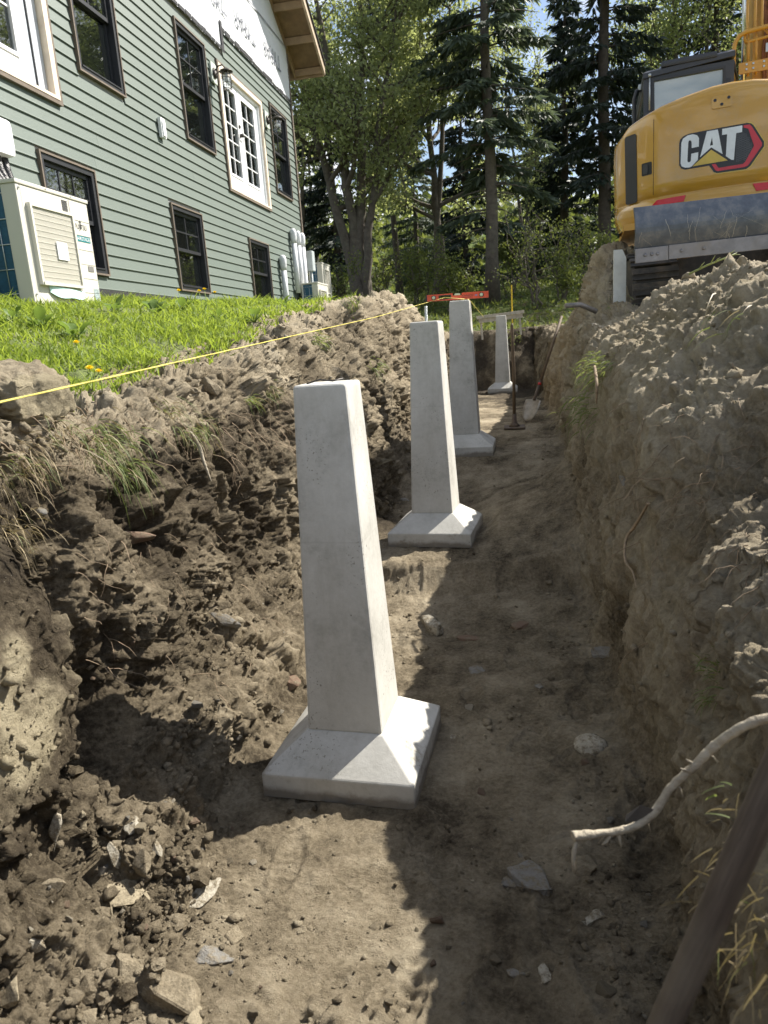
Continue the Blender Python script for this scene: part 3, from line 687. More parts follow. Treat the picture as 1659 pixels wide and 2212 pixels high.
# wall lanterns
def lantern(y, z, label):
    t = empty('wall_lantern', (WX+.01, y, z), label=label, cat='wall lantern', group='lanterns beside the french door')
    MB().box((0, -.10, -.14), (.03, .10, .14), bev=.01).build('mounting_block', mat('mount_block', (.55, .60, .54), .6), t)
    b = MB(); b.lathe([(.0, 0), (.075, .0), (.075, .015), (.055, .03), (.0, .035)], n=20); b.xf(Matrix.Translation((.03, 0, .0)) @ Matrix.Rotation(rad(90), 4, 'Y')); b.build('back_plate', STEELD, t)
    b = MB(); b.tube([(.05, 0, .03), (.10, 0, .09), (.17, 0, .10), (.21, 0, .055)], .011, 8); b.tube([(.05, .0, -.02), (.12, 0, .02), (.2, 0, .04)], .006, 6); b.build('arm', STEELD, t)
    b = MB(); b.lathe([(.0, .055), (.03, .05), (.045, .03), (.085, .02), (.105, .0), (.100, -.008), (.05, -.012), (.0, -.012)], (.22, 0, 0), 24); b.build('cap', STEELD, t)
    gm, nt, out = new_mat('clear_glass'); tr = nd(nt, 'ShaderNodeBsdfTransparent', {'Color': (.93, .95, .95, 1)}); gl = nd(nt, 'ShaderNodeBsdfGlossy', {'Roughness': .03}); lw = nd(nt, 'ShaderNodeLayerWeight', {'Blend': .35})
    mm = nd(nt, 'ShaderNodeMixShader', {0: lw.outputs['Facing'], 1: tr.outputs[0], 2: gl.outputs[0]}); nt.links.new(mm.outputs[0], out.inputs[0])
    b = MB(); b.lathe([(.05, -.013), (.062, -.05), (.066, -.12), (.060, -.21), (.052, -.235)], (.22, 0, 0), 20); b.build('glass_jar', gm, t)
    b = MB()
    for zz, r in ((-.09, .072), (-.16, .071), (-.242, .062)):
        b.tube([(.22+r*math.cos(a_), r*math.sin(a_), zz) for a_ in np.linspace(0, 2*math.pi, 21)], .004, 5, cap=False)
    for q in range(6):
        a_ = q*math.pi/3; b.tube([(.22+r*math.cos(a_), r*math.sin(a_), zz) for r, zz in ((.06, -.01), (.073, -.09), (.071, -.17), (.062, -.242))], .004, 5)
    b.build('wire_cage', STEELD, t)
    b = MB(); b.lathe([(.0, -.013), (.018, -.02), (.02, -.06), (.034, -.10), (.03, -.14), (.0, -.155)], (.22, 0, 0), 12); b.build('bulb', mat('bulb_glass', (.85, .86, .88), .15), t)
lantern(11.55, 5.83, 'caged glass wall lantern left of the french door'); lantern(14.03, 5.83, 'caged glass wall lantern right of the french door')

# white drain pipes and the meter box near the far corner
def pipe(y, zt, zb, label, grp=None, elbow=False, r=.055, cap=True):
    t = empty('drain_pipe', (WX+.075, y, zb), label=label, cat='pipe', group=grp); h = zt-zb
    pts = [(0, 0, h-.28), (0, 0, .12 if elbow else 0)]
    if elbow: pts += [(.015, .02, .05), (.06, .09, .0), (.12, .30, -.02)]
    MB().tube(pts, r, 16).build('pipe_run', GREYP, t)
    b = MB(); b.lathe([(r*1.12, -.01), (r*1.12, .06), (r*1.25, .09), (r*1.28, .20), (r*1.05, .24), (r*.6, .27)], (0, 0, h-.28), 16); b.build('cover_cap', GREYP, t)
pipe(14.93, 4.05, 2.78, 'tallest left white pipe of the three at the house corner', 'white pipes at the house corner')
pipe(15.25, 4.05, 2.74, 'middle white pipe of the three at the house corner', 'white pipes at the house corner')
pipe(15.56, 4.05, 2.76, 'right white pipe of the three, bent towards the heat pump', 'white pipes at the house corner', True)
pipe(14.05, 3.45, 2.35, 'short white pipe standing alone right of the basement window')
b = MB(); b.box((WX+.02, 15.93, 3.3), (WX+.17, 16.15, 3.72), bev=.02); b.tube([(WX+.1, 16.04, 3.3), (WX+.1, 16.04, 2.4)], .02, 8)
tag(b.build('meter_box', mat('grey_box', (.42, .46, .47), .5)), 'grey electrical box at the far house corner above the heat pumps', 'electrical box')

# ------------------------------------------------------------------ outdoor heat pump units
COIL = mat('blue_coil_fins', (.018, .085, .15), .4, metal=.2, var=.2, nscale=30, bump=.3, bscale=120)
FANDK = mat('dark_fan_shroud', (.16, .155, .145), .8)
def heat_pump(x, y, z, w, h, d, label, detail=True, rz=0):
    """front (+X) face at x, near left corner at y, runs w towards +Y, d deep"""
    t = empty('heat_pump', (x, y, z), (0, 0, rz), label, 'heat pump', None)
    b = MB(); b.box((-d+.0, .05, .0), (0, w, h-.03), bev=.012); 
    b.box((-.13, -.0, .0), (.0, .05, h-.03), bev=.012); b.box((-d, 0, 0), (-d+.04, .05, h-.03), bev=.01)
    b.build('casing', OFFW, t)
    MB().box((-d-.008, -.012, h-.03), (.010, w+.010, h), bev=.010).build('lid', OFFW, t)
    MB().box((-d+.04, .012, .04), (-.13, .049, h-.045)).build('coil', COIL, t)
    b = MB()
    for q in range(5): b.tube([(-d+.0, .006, h*(.1+.2*q)), (-.10, .006, h*(.1+.2*q))], .004, 5)
    for q in range(3): b.tube([(-d+.07+q*.1, .004, .05), (-d+.07+q*.1, .004, h*.88)], .004, 5)
    b.build('coil_guard', GALV, t)
    # fan grille: raised square frame with bars
    g0, g1, k0_, k1_ = .09, w*.70, h*.17, h*.83
    b = MB(); ring(b, g0, g1, k0_, k1_, .022, .0, .035); b.build('grille_frame', OFFW, t)
    MB().box((-.002, g0+.02, k0_+.02), (.004, g1-.02, k1_-.02)).build('fan_opening', FANDK, t)
    b = MB(); n = 44 if detail else 16
    for q in range(1, n):
        yy = g0+.02+(g1-g0-.04)*q/n; b.box((.012, yy-.0030, k0_+.02), (.022, yy+.0030, k1_-.02))
    for q in range(1, 13):
        zz = k0_+.02+(k1_-k0_-.04)*q/13; b.box((.020, g0+.02, zz-.0016), (.025, g1-.02, zz+.0016))
    b.build('grille_bars', OFFW, t)['kind'] = 'stuff'
    if detail:
        MB().box((.026, .36, h*.40), (.034, .50, h*.55), bev=.003).build('centre_plate', WHITEP, t)
        b = MB(); b.box((.002, w*.705, .03), (.004, w*.709, h-.04)); 
        for q in range(6): b.box((.001, w*.73, h*(.14+.13*q)), (.003, w*.99, h*(.14+.13*q)+.004))
        b.build('panel_seam', mat('seam_line', (.42, .41, .37), .6), t)  # panel joints as thin strips of darker cream
        b = MB()
        for q in range(8): b.box((.0, w*.60, h*.84+q*.012), (.004, w*.68, h*.84+q*.012+.006))
        b.build('louvre', mat('dark_slots', (.06, .06, .06), .8), t)
        MB().box((.001, w*.86, h*.34), (.004, w*.95, h*.39)).build('hand_hold', FANDK, t)
        MB().box((.020, .10, h*.165), (.045, .24, h*.195), bev=.004).build('drip_clip', OFFW, t)
        MB().box((.001, w*.74, h*.605), (.003, w*.965, h*.655)).build('badge', mat('teal_badge', (.0, .17, .19), .5), t)
        me = text_mesh('AIRSTAGE', .042); me.materials.clear(); me.materials.append(WHITEP)
        o = mesh_obj('badge_lettering', me, None, t); o.matrix_local = Matrix(((0, 0, 1, .0045), (1, 0, 0, w*.853), (0, 1, 0, h*.630), (0, 0, 0, 1)))
        me = text_mesh('FUJITSU', .062); me.materials.clear(); me.materials.append(mat('dark_ink', (.04, .04, .045), .6))
        for v in me.vertices: v.co.x *= .8
        o = mesh_obj('brand_lettering', me, None, t); o.matrix_local = Matrix(((0, 0, 1, .003), (1, 0, 0, w*.845), (0, 1, 0, h*.735), (0, 0, 0, 1)))
        b = MB(); b.tube([(.004, w*.832, h*.77), (.004, w*.825, h*.785), (.004, w*.84, h*.795), (.004, w*.85, h*.782), (.004, w*.838, h*.765), (.004, w*.84, h*.72)], .0025, 5)
        b.build('brand_mark', bpy.data.materials['dark_ink'], t)
        MB().box((.001, w*.90, .05), (.003, w*.985, .17)).build('data_plate', mat('printed_plate', (.30, .36, .36), .5, var=.5, nscale=60), t)
        b = MB()
        for (yy, zz) in ((.03, h-.05), (.03, .08), (.36, h-.018), (.7, h-.018), (.5, .03), (.2, .03)): b.lathe([(.0, 0), (.007, 0), (.006, .004), (0, .005)], n=8)
        n0 = 0; b = MB()
        for (yy, zz) in ((.03, h-.06), (.03, .08), (.36, h-.012), (.7, h-.012), (.5, .03), (.2, .03)): b.box((.0, yy-.006, zz-.006), (.014, yy+.006, zz+.006), bev=.003)
        b.build('screws', GALV, t)
    return t
hp = heat_pump(-3.65, 5.24, 2.13, .95, .92, .37, 'large cream heat pump with teal badge in the grass beside the house')
# torn strip of teal protective film still stuck on the front
b = MB(); n = 14; vs = []
for i in range(n+1):
    u = i/n; bot = .105-.045*math.sin(u*3.1)-.012*math.sin(u*9)
    vs += [(.004+.018*math.sin(u*3.14), .20+.50*u, .155-.02*u), (.012+.03*math.sin(u*3.14), .20+.50*u, bot-.01*u)]
b.add(vs, [(2*i, 2*i+2, 2*i+3, 2*i+1) for i in range(n)], smooth=True); b.build('torn_film', mat('teal_film', (.50, .70, .66), .3), hp)
b = MB(); b.box((-3.65-.42, 5.18, 2.03), (-3.65+.06, 6.28, 2.125), bev=.006); b.box((-4.02, 5.3, 1.9), (-3.72, 6.1, 2.03))
tag(b.build('steel_plinth', GALV), 'galvanised steel base under the large cream heat pump in the grass', 'steel base')
heat_pump(-3.93, 15.05, 2.12, .86, .86, .36, 'squat cream heat pump with blue coil beyond the house corner', False)
heat_pump(-4.35, 17.2, 2.75, .8, .85, .34, 'raised cream heat pump standing behind the nearer one past the corner', False)
b = MB(); b.box((-4.72, 17.2, 2.0), (-4.66, 17.26, 2.745)); b.box((-4.42, 17.2, 2.0), (-4.36, 17.26, 2.745)); b.box((-4.72, 17.9, 2.0), (-4.66, 17.96, 2.745)); b.box((-4.42, 17.9, 2.0), (-4.36, 17.96, 2.745))
tag(b.build('heat_pump_stand', GALV), 'thin steel legs carrying the raised heat pump past the house corner', 'stand')
b = MB(); b.box((-4.0, 15.0, 1.9), (-3.5, 15.95, 2.115)); tag(b.build('concrete_pad', mat('pad_concrete', (.4, .4, .38), .9)), 'concrete pad under the squat heat pump at the house corner', 'concrete pad')
# insulated lines and their white cover at the left edge
t = empty('line_set', (WX, 5.80, 3.06), label='black insulated pipes dropping from a white cover behind the cream heat pump', cat='pipes')
b = MB()
for q in range(4): b.tube([(.13, .22-q*.09, .44), (.15, .22-q*.09, .25), (.19+.03*q, .24-q*.085, .05), (.34, .26-q*.08, -.06)], .040, 10)
b.build('insulated_pipe', mat('black_foam', (.015, .015, .017), .35, bump=.4, bscale=50), t)
MB().box((.012, -.16, .36), (.24, .28, .66), bev=.06).build('line_cover', WHITEP, t)
# ================================================================== CONCRETE PIERS, STRING, TOOLS
def concrete_mat():
    ma, nt, out = new_mat('precast_concrete')
    tc_ = nd(nt, 'ShaderNodeTexCoord'); oi = nd(nt, 'ShaderNodeObjectInfo')
    v_ = nd(nt, 'ShaderNodeVectorMath', {0: tc_.outputs['Object'], 1: oi.outputs['Location']}, operation='ADD').outputs[0]
    n1 = nd(nt, 'ShaderNodeTexNoise', {'Vector': v_, 'Scale': 3.5, 'Detail': 9.0, 'Roughness': .65}).outputs[0]
    n2 = nd(nt, 'ShaderNodeTexNoise', {'Vector': v_, 'Scale': 38.0, 'Detail': 5.0, 'Roughness': .7}).outputs[0]
    f = nd(nt, 'ShaderNodeMath', {0: n1, 1: nd(nt, 'ShaderNodeMath', {0: n2, 1: .35}, operation='MULTIPLY').outputs[0]}, operation='ADD').outputs[0]
    c = ramp(nt, f, [(.45, (.35, .34, .305)), (.62, (.475, .465, .425)), (.82, (.55, .54, .50))])
    # dark specks and air pores
    mpv = nd(nt, 'ShaderNodeMapping', {0: v_, 3: (1, 1, .55)}).outputs[0]
    vo = nd(nt, 'ShaderNodeTexVoronoi', {'Vector': mpv, 'Scale': 34.0})
    pr = ramp(nt, vo.outputs['Distance'], [(.07, (1, 1, 1)), (.11, (0, 0, 0))]); sel = ramp(nt, vo.outputs['Color'], [(.80, (0,)*3), (.83, (1,)*3)])
    pores = nd(nt, 'ShaderNodeMixRGB', {0: 1.0, 1: pr, 2: sel}, blend_type='MULTIPLY').outputs[0]
    c = nd(nt, 'ShaderNodeMixRGB', {0: pores, 1: c, 2: (.12, .115, .10, 1)}).outputs[0]
    n3 = nd(nt, 'ShaderNodeTexNoise', {'Vector': v_, 'Scale': 95.0, 'Detail': 3.0, 'Roughness': .6}).outputs[0]
    n4 = nd(nt, 'ShaderNodeTexNoise', {'Vector': v_, 'Scale': 4.2, 'Detail': 2.0}).outputs[0]
    st = nd(nt, 'ShaderNodeMixRGB', {0: 1.0, 1: ramp(nt, n3, [(.60, (0,)*3), (.66, (1,)*3)]), 2: ramp(nt, n4, [(.52, (0,)*3), (.62, (.7,)*3)])}, blend_type='MULTIPLY').outputs[0]
    c = nd(nt, 'ShaderNodeMixRGB', {0: st, 1: c, 2: (.17, .155, .12, 1)}).outputs[0]
    # mud splashed on the foot
    sz = nd(nt, 'ShaderNodeSeparateXYZ', {0: tc_.outputs['Object']}).outputs['Z']
    zz = nd(nt, 'ShaderNodeMath', {0: sz, 1: nd(nt, 'ShaderNodeMath', {0: nd(nt, 'ShaderNodeMath', {0: n1, 1: -.35}, operation='ADD').outputs[0], 1: -.14}, operation='MULTIPLY').outputs[0]}, operation='ADD').outputs[0]
    md_ = ramp(nt, zz, [(0.0, (.75,)*3), (.025, (.0,)*3)])
    c = nd(nt, 'ShaderNodeMixRGB', {0: md_, 1: c, 2: (.12, .095, .065, 1)}).outputs[0]
    ob_ = nd(nt, 'ShaderNodeMath', {0: sz, 1: nd(nt, 'ShaderNodeMath', {0: n1, 1: .012}, operation='MULTIPLY').outputs[0]}, operation='ADD').outputs[0]
    fl_ = ramp(nt, ob_, [(.949, (0,)*3), (.952, (.45,)*3), (.954, (0,)*3)])
    c = nd(nt, 'ShaderNodeMixRGB', {0: fl_, 1: c, 2: (.26, .25, .225, 1)}).outputs[0]
    n5 = nd(nt, 'ShaderNodeTexNoise', {'Vector': nd(nt, 'ShaderNodeMapping', {0: v_, 3: (1, 1, .22)}).outputs[0], 'Scale': 7.0, 'Detail': 8.0, 'Roughness': .7}).outputs[0]
    c = nd(nt, 'ShaderNodeMixRGB', {0: ramp(nt, n5, [(.52, (0,)*3), (.74, (.55,)*3)]), 1: c, 2: (.33, .31, .265, 1)}).outputs[0]
    n6 = nd(nt, 'ShaderNodeTexNoise', {'Vector': v_, 'Scale': 6.0, 'Detail': 9.0, 'Roughness': .75}).outputs[0]
    lowz = ramp(nt, sz, [(.10, (1,)*3), (.26, (0,)*3)])
    sm = nd(nt, 'ShaderNodeMixRGB', {0: 1.0, 1: ramp(nt, n6, [(.54, (0,)*3), (.66, (.7,)*3)]), 2: lowz}, blend_type='MULTIPLY').outputs[0]
    c = nd(nt, 'ShaderNodeMixRGB', {0: sm, 1: c, 2: (.20, .165, .115, 1)}).outputs[0]
    hb = nd(nt, 'ShaderNodeMath', {0: n2, 1: nd(nt, 'ShaderNodeMath', {0: pores, 1: 2.0}, operation='MULTIPLY').outputs[0]}, operation='SUBTRACT').outputs[0]
    b = nd(nt, 'ShaderNodeBump', {'Height': hb, 'Strength': .35, 'Distance': .004})
    p = nd(nt, 'ShaderNodeBsdfPrincipled', {'Base Color': c, 'Roughness': .78, 'Specular IOR Level': .3, 'Normal': b.outputs[0]})
    nt.links.new(p.outputs[0], out.inputs[0]); return ma
CONC = concrete_mat()
def frustum_bm(levels, bev, seed):
    bm = bmesh.new(); rings = []
    for w, z in levels: rings.append([bm.verts.new((sx*w/2, sy*w/2, z)) for sx, sy in ((-1,-1),(1,-1),(1,1),(-1,1))])
    bm.faces.new(rings[0][::-1]); bm.faces.new(rings[-1])
    for a, b_ in zip(rings, rings[1:]):
        for i in range(4): bm.faces.new((a[i], a[(i+1) % 4], b_[(i+1) % 4], b_[i]))
    es = [e for e in bm.edges if not (abs(e.verts[0].co.z) < 1e-6 and abs(e.verts[1].co.z) < 1e-6)]
    bmesh.ops.bevel(bm, geom=es, offset=bev, segments=2, affect='EDGES', profile=.6)
    return bm
def pier(loc_, yaw, label, seed, chip=True):
    t = empty('concrete_pier', loc_, (0, 0, yaw), label, 'pier', 'tapered concrete piers standing in the trench')
    fb = frustum_bm([(.587, 0), (.585, .094), (.305, .205)], .006, seed)
    bmesh.ops.subdivide_edges(fb, edges=fb.edges[:], cuts=5, use_grid_fill=True)
    co = np.array([v.co[:] for v in fb.verts]); nn_ = fbm(co*9+seed, 3, seed)*.0035
    for v, q in zip(fb.verts, nn_): v.co += Vector((v.co.x, v.co.y, 0))*float(q)
    me = bpy.data.meshes.new('footing'); fb.to_mesh(me); fb.free(); mesh_obj('footing', me, CONC, t)
    sb = frustum_bm([(.296, .200), (.194, 1.510)], .012, seed)
    bmesh.ops.bevel(sb, geom=[e for e in sb.edges if e.verts[0].co.z > 1.49 and e.verts[1].co.z > 1.49], offset=.004, segments=1, affect='EDGES')
    me = bpy.data.meshes.new('shaft'); sb.to_mesh(me); sb.free(); o = mesh_obj('shaft', me, CONC, t)
    for p_ in me.polygons: p_.use_smooth = False
    return t
LBL = ['nearest and largest concrete pier in the middle of the trench', 'second concrete pier with a threaded rod in its top',
       'third concrete pier carrying the orange spirit level', 'farthest concrete pier at the end of the trench by the boards']
pier_t = [pier(p[:3], p[3], LBL[i], i+3) for i, p in enumerate(PIERS)]
b = MB(); b.tube([(0, 0, 1.45), (0, 0, 1.61)], .009, 10)
for k in range(16): b.tube([(0, 0, 1.515+k*.006), (0, 0, 1.518+k*.006)], .0105, 10, cap=True)
o = b.build('threaded_rod', GALV, pier_t[1])
b = MB(); b.tube([(-.06, -.05, 1.512), (-.02, -.02, 1.522), (.03, -.03, 1.516), (.06, .0, 1.52)], .003, 5); b.build('wire_stub', STEELD, pier_t[0])
# yellow mason's string
STR = mat('yellow_nylon', (.66, .56, .11), .6, var=.15, nscale=90)
b = MB()
S = [(-.70, -2.4, 1.575), (-.72, .9, 1.613), (-.66, 3.6, 1.785), (-.60, 6.9, 2.028)]
pts = []
for (a_, c_) in zip(S, S[1:]):
    for k in range(16): pts.append(tuple(np.array(a_)*(1-k/16)+np.array(c_)*(k/16)))
pts.append(S[-1])
for ph in (0, 2.1, 4.2):                                  # three twisted strands
    b.tube([(x+.0010*math.cos(ph+i*2.2), y, z+.0008*math.sin(ph+i*2.2)) for i, (x, y, z) in enumerate(pts)], .0010, 6)
tag(b.build('string_line', STR), 'taut yellow string line stretched past the tops of the near piers', 'string')
b = MB(); b.tube([(-.60, 6.93, 2.030), (-.40, 7.42, 2.020), (-.55, 15.66, 2.04)], .0035, 6)
tag(b.build('string_line', STR), 'slack end of yellow string running from the third pier down to the far boards', 'string')
# spirit level on the third pier
ORG = mat('orange_paint', (.78, .105, .035), .35, var=.05)
lv = empty('spirit_level', (-.51, 7.36, 2.024), (0, 0, rad(8.0)), 'orange spirit level lying across the top of the third pier', 'spirit level')
LB = lambda: MB()
b = MB(); h = .062; d = .013
poly = [(-.30, 0), (.30, 0), (.30, h), (.045, h), (.03, h-.020), (-.03, h-.020), (-.045, h), (-.30, h)]
# body with a hand hole and two vial holes, built of bars
b.box((-.30, -d, 0), (.30, d, .010)); b.box((-.30, -d, h-.010), (-.045, d, h)); b.box((.045, -d, h-.010), (.30, d, h))
b.box((-.30, -d*.6, .010), (-.185, d*.6, h-.010)); b.box((-.062, -d*.6, .010), (.30, d*.6, h-.022)); b.box((.045, -d*.6, h-.0225), (.30, d*.6, h-.010)); b.box((-.062, -d*.6, h-.022), (-.045, d*.6, h-.010))
b.build('body', ORG, lv)
b = MB(); ring(b, -.183, -.064, .011, h-.011, .006, -.010, .010); b.xf(Matrix(((0, 1, 0, 0), (1, 0, 0, 0), (0, 0, 1, 0), (0, 0, 0, 1)))); b.build('hand_hole_rim', BLACKF, lv)
for x in (-.235, .237):
    b = MB(); b.lathe([(0, -.002), (.022, -.002), (.022, .012), (0, .012)], n=20); b.xf(Matrix.Translation((x, 0, h*.5)) @ Matrix.Rotation(rad(90), 4, 'X')); v_ = b.build('vial_ring', BLACKF, lv)
    b = MB(); b.lathe([(0, .0), (.0165, .0), (.0165, .0135), (0, .0135)], n=18); b.xf(Matrix.Translation((x, 0, h*.5)) @ Matrix.Rotation(rad(90), 4, 'X')); b.build('vial', mat('pale_vial', (.66, .70, .45), .3), v_)
MB().box((-.028, -.009, h-.021), (.028, .009, h-.004), bev=.004).build('vial', bpy.data.materials['pale_vial'], lv)
MB().box((-.312, -d-.001, .0), (-.300, d+.001, h)).build('end_cap', BLACKF, lv); MB().box((.300, -d-.001, .0), (.306, d+.001, h)).build('end_cap', ORG, lv)
me = text_mesh('JOHNSON', .026); me.materials.clear(); me.materials.append(bpy.data.materials['black_window_frame'])
for v in me.vertices: v.co.x = v.co.x*.95+v.co.y*.25
o = mesh_obj('printed_lettering', me, None, lv); o.matrix_local = Matrix(((1, 0, 0, .10), (0, 0, -1, -d*.6-.001), (0, 1, 0, .031), (0, 0, 0, 1)))
MB().box((.052, -d*.6-.0015, .014), (.150, -d*.6-.0005, .0165)).build('printed_rule', BLACKF, lv)
MB().box((.172, -d*.6-.0015, .025), (.196, -d*.6-.0005, .036)).build('sticker', mat('blue_sticker', (.25, .27, .45), .5), lv)
# batter board and yellow stake behind the far pier
WEATH = mat('weathered_board', (.42, .38, .31), .85, var=.25, nscale=12, bump=.2, bscale=50)
bt = empty('batter_board', (-.2, 15.8, 1.95), (0, rad(-3.2), 0), 'two pale weathered boards laid across the end of the trench behind the last pier', 'boards')
MB().box((-.50, -.02, .085), (.50, .02, .150), bev=.003).build('board', WEATH, bt); MB().box((-.46, .022, .0), (.46, .06, .080), bev=.003).build('board', WEATH, bt)
for x in (-.42, .40): MB().box((x-.02, .061, -.35), (x+.02, .09, .11)).build('stake', WEATH, bt)
b = MB(); b.prism([(-.014, -.014), (.014, -.014), (.014, .014), (-.014, .014)], 2, 1.75, 2.66); b.xf(Matrix.Translation((.045, 15.95, 0)))
tag(b.build('marker_stake', mat('yellow_paint', (.75, .52, .03), .5)), 'thin bright yellow stake upright behind the last pier', 'stake')
# hand tamper standing on the floor, spade leaning on the right wall
WOODH = mat('old_ash_handle', (.13, .092, .058), .7, var=.35, nscale=14, bump=.15, bscale=60, dirt=(.10, .075, .05), dscale=9, damt=.7)
IRON = mat('rusty_iron', (.13, .10, .08), .7, metal=.4, var=.35, nscale=25, bump=.2, bscale=60, dirt=(.20, .16, .11), damt=.8)
tp = empty('hand_tamper', (.02, 8.8, .545), (rad(2), 0, 0), 'hand tamper with a square iron foot standing in front of the spade', 'tamper')
b = MB(); b.box((-.125, -.12, 0), (.125, .12, .018), bev=.003); b.build('iron_foot', IRON, tp)
b = MB(); b.tube([(0, 0, .018), (0, 0, .05), (0, 0, .07), (0, 0, .17)], [.07, .045, .03, .026], 12); b.build('socket', IRON, tp)
b = MB(); b.tube([(0, 0, .17), (.006, 0, .7), (-.004, 0, 1.2), (0, 0, 1.235)], [.020, .0195, .0185, .012], 10); b.build('handle', WOODH, tp)
sp = empty('spade', (.22, 9.3, .53), (0, 0, 0), 'long handled spade leaning against the right trench wall', 'spade')
foot = Vector((-.04, -.08, .03)); top = Vector((.43, .42, 1.30)); ax_ = (top-foot).normalized()
b = MB(); n = 7; vs = []
side = ax_.cross(Vector((-.55, -.8, .1))).normalized(); fw = side.cross(ax_).normalized()
for i, (t_, w) in enumerate(((0, .02), (.05, .075), (.12, .105), (.22, .115), (.29, .11), (.305, .03), (.33, .022))):
    for k in range(-3, 4):
        u = k/3; vs.append(foot+ax_*t_+side*(u*w)+fw*(.022*u*u*(1 if w > .05 else .3)))
fs = [(r*7+k, r*7+k+1, (r+1)*7+k+1, (r+1)*7+k) for r in range(6) for k in range(6)]
b.add(vs, fs, smooth=True); bm_ = b.mesh('blade'); o = mesh_obj('blade', bm_, mat('worn_steel', (.30, .28, .25), .5, metal=.5, var=.3, nscale=15, dirt=(.22, .18, .13), damt=.8), sp)
so = o.modifiers.new('thick', 'SOLIDIFY'); so.thickness = .004
b = MB(); b.tube([foot+ax_*.29, foot+ax_*.36, foot+ax_*.56], [.022, .021, .019], 10); b.build('socket', IRON, sp)
b = MB(); b.tube([foot+ax_*.56, foot+ax_*1.0, foot+ax_*1.45], [.0185, .0185, .017], 10); b.build('handle', WOODH, sp)
b = MB(); b.tube([foot+ax_*.50, foot+ax_*.53], .0215, 12); b.build('red_band', mat('red_tape', (.55, .03, .03), .5), sp)
# pipe sticking out of the spoil
b = MB(); b.tube([(.47, 6.55, 1.862), (.60, 6.60, 1.864), (.74, 6.66, 1.80)], .022, 14); b.tube([(.469, 6.55, 1.862), (.472, 6.551, 1.862)], .0165, 14)
tag(b.build('steel_pipe', mat('dull_pipe', (.22, .20, .18), .5, metal=.5, var=.3, nscale=20)), 'short dull steel pipe sticking out of the right spoil heap over the trench', 'pipe')

# ================================================================== EXCAVATOR
CATY = mat('yellow_machine_paint', (.50, .275, .035), .24, var=.05, nscale=2.5, dirt=(.38, .27, .14), dscale=5, damt=.55, coat=.6)
CATY2 = mat('yellow_steel', (.56, .30, .045), .42, var=.08, dirt=(.33, .22, .09), damt=.5)
STEELB = mat('scuffed_blade_steel', (.115, .13, .155), .45, metal=.55, var=.3, nscale=6, bump=.12, bscale=35, dirt=(.27, .245, .21), dscale=6, damt=.75)
CUTE = mat('worn_cutting_edge', (.24, .23, .235), .5, metal=.5, var=.2, nscale=10, dirt=(.26, .22, .18), damt=.7)
CABM = mat('charcoal_cab_paint', (.035, .038, .048), .42, var=.12)
RUB = mat('dark_track_steel', (.045, .042, .04), .7, var=.3, nscale=12, dirt=(.15, .12, .085), dscale=6, damt=.9)
REDR = mat('red_reflector', (.55, .012, .025), .25, var=.1, nscale=60)
BLKD = mat('decal_black', (.012, .013, .016), .35); WHD = mat('decal_silver', (.66, .70, .74), .35); REDD = mat('decal_red', (.52, .03, .05), .35); YLD = mat('decal_gold', (.56, .40, .07), .35); GRD = mat('decal_grey', (.10, .11, .125), .4)
eyaw, eroll = rad(4), rad(1.6)
EU = Vector((math.cos(eyaw)*math.cos(eroll), math.sin(eyaw)*math.cos(eroll), math.sin(eroll))); EV = Vector((-math.sin(eyaw), math.cos(eyaw), 0)); EW = EU.cross(EV)
EO = Vector((1.0527, 6.6005, 2.1664))
ex = empty('mini_excavator', EO, (0, 0, 0), 'yellow mini excavator seen from behind with a grey dozer blade', 'excavator')
ex.rotation_euler = Matrix((EU, EV, EW)).transposed().to_euler()
# blade
b = MB(); n = 10
prof = [(-.02-.05*math.sin(math.pi*i/n), .10+.346*i/n) for i in range(n+1)]; prof2 = [(v+.03, w) for v, w in prof][::-1]
b.prism([(v+.05, w) for v, w in prof+prof2], 0, 0, 1.98); b.build('dozer_blade', STEELB, ex)
b = MB(); r_ = random.Random(12)
for k in range(30):
    u = r_.uniform(.03, 1.9); w = r_.uniform(.15, .40); l_ = r_.uniform(.04, .20); sl = r_.uniform(-.35, .35) if k % 3 else r_.uniform(-3, 3); hw = r_.uniform(.0009, .002); dw = min(l_, w-.115); pts = []
    for q in range(6):
        ww = w-dw*q/5; pts.append((u+sl*dw*q/5+r_.gauss(0, .002), .05-.02-.05*math.sin(math.pi*(ww-.10)/.346)-.0012, ww))
    vs = [(p[0]-hw, p[1], p[2]) for p in pts]+[(p[0]+hw, p[1], p[2]) for p in pts]; b.add(vs, [(q, q+1, 7+q, 6+q) for q in range(5)])
b.build('scratches', mat('bright_scratch', (.36, .34, .30), .5, metal=.4), ex)['kind'] = 'stuff'
for (u0, u1, w0, w1) in ((.0, .268, .0, .115), (.272, 1.12, .004, .117), (1.124, 1.98, .0, .114)):
    ce = MB().box((u0, .004, w0), (u1, .026, w1), bev=.004).build('cutting_edge', CUTE, ex)
    b = MB()
    for k in range(3 if u1 < .3 else 2):
        uu = u0+(u1-u0)*((.30, .50, .68)[k] if u1 < .3 else (.12, .33)[k]); b.lathe([(.0, 0), (.016, 0), (.013, .007), (0, .009)], (0, 0, 0), 8); b.xf(Matrix.Translation((uu, .004, w0+.06)) @ Matrix.Rotation(rad(90), 4, 'X'), len(b.v)-32)
    b.build('bolt', CUTE, ce)
for u in (.55, 1.36): MB().box((u, .05, .05), (u+.1, .75, .17)).build('blade_arm', CATY2, ex)
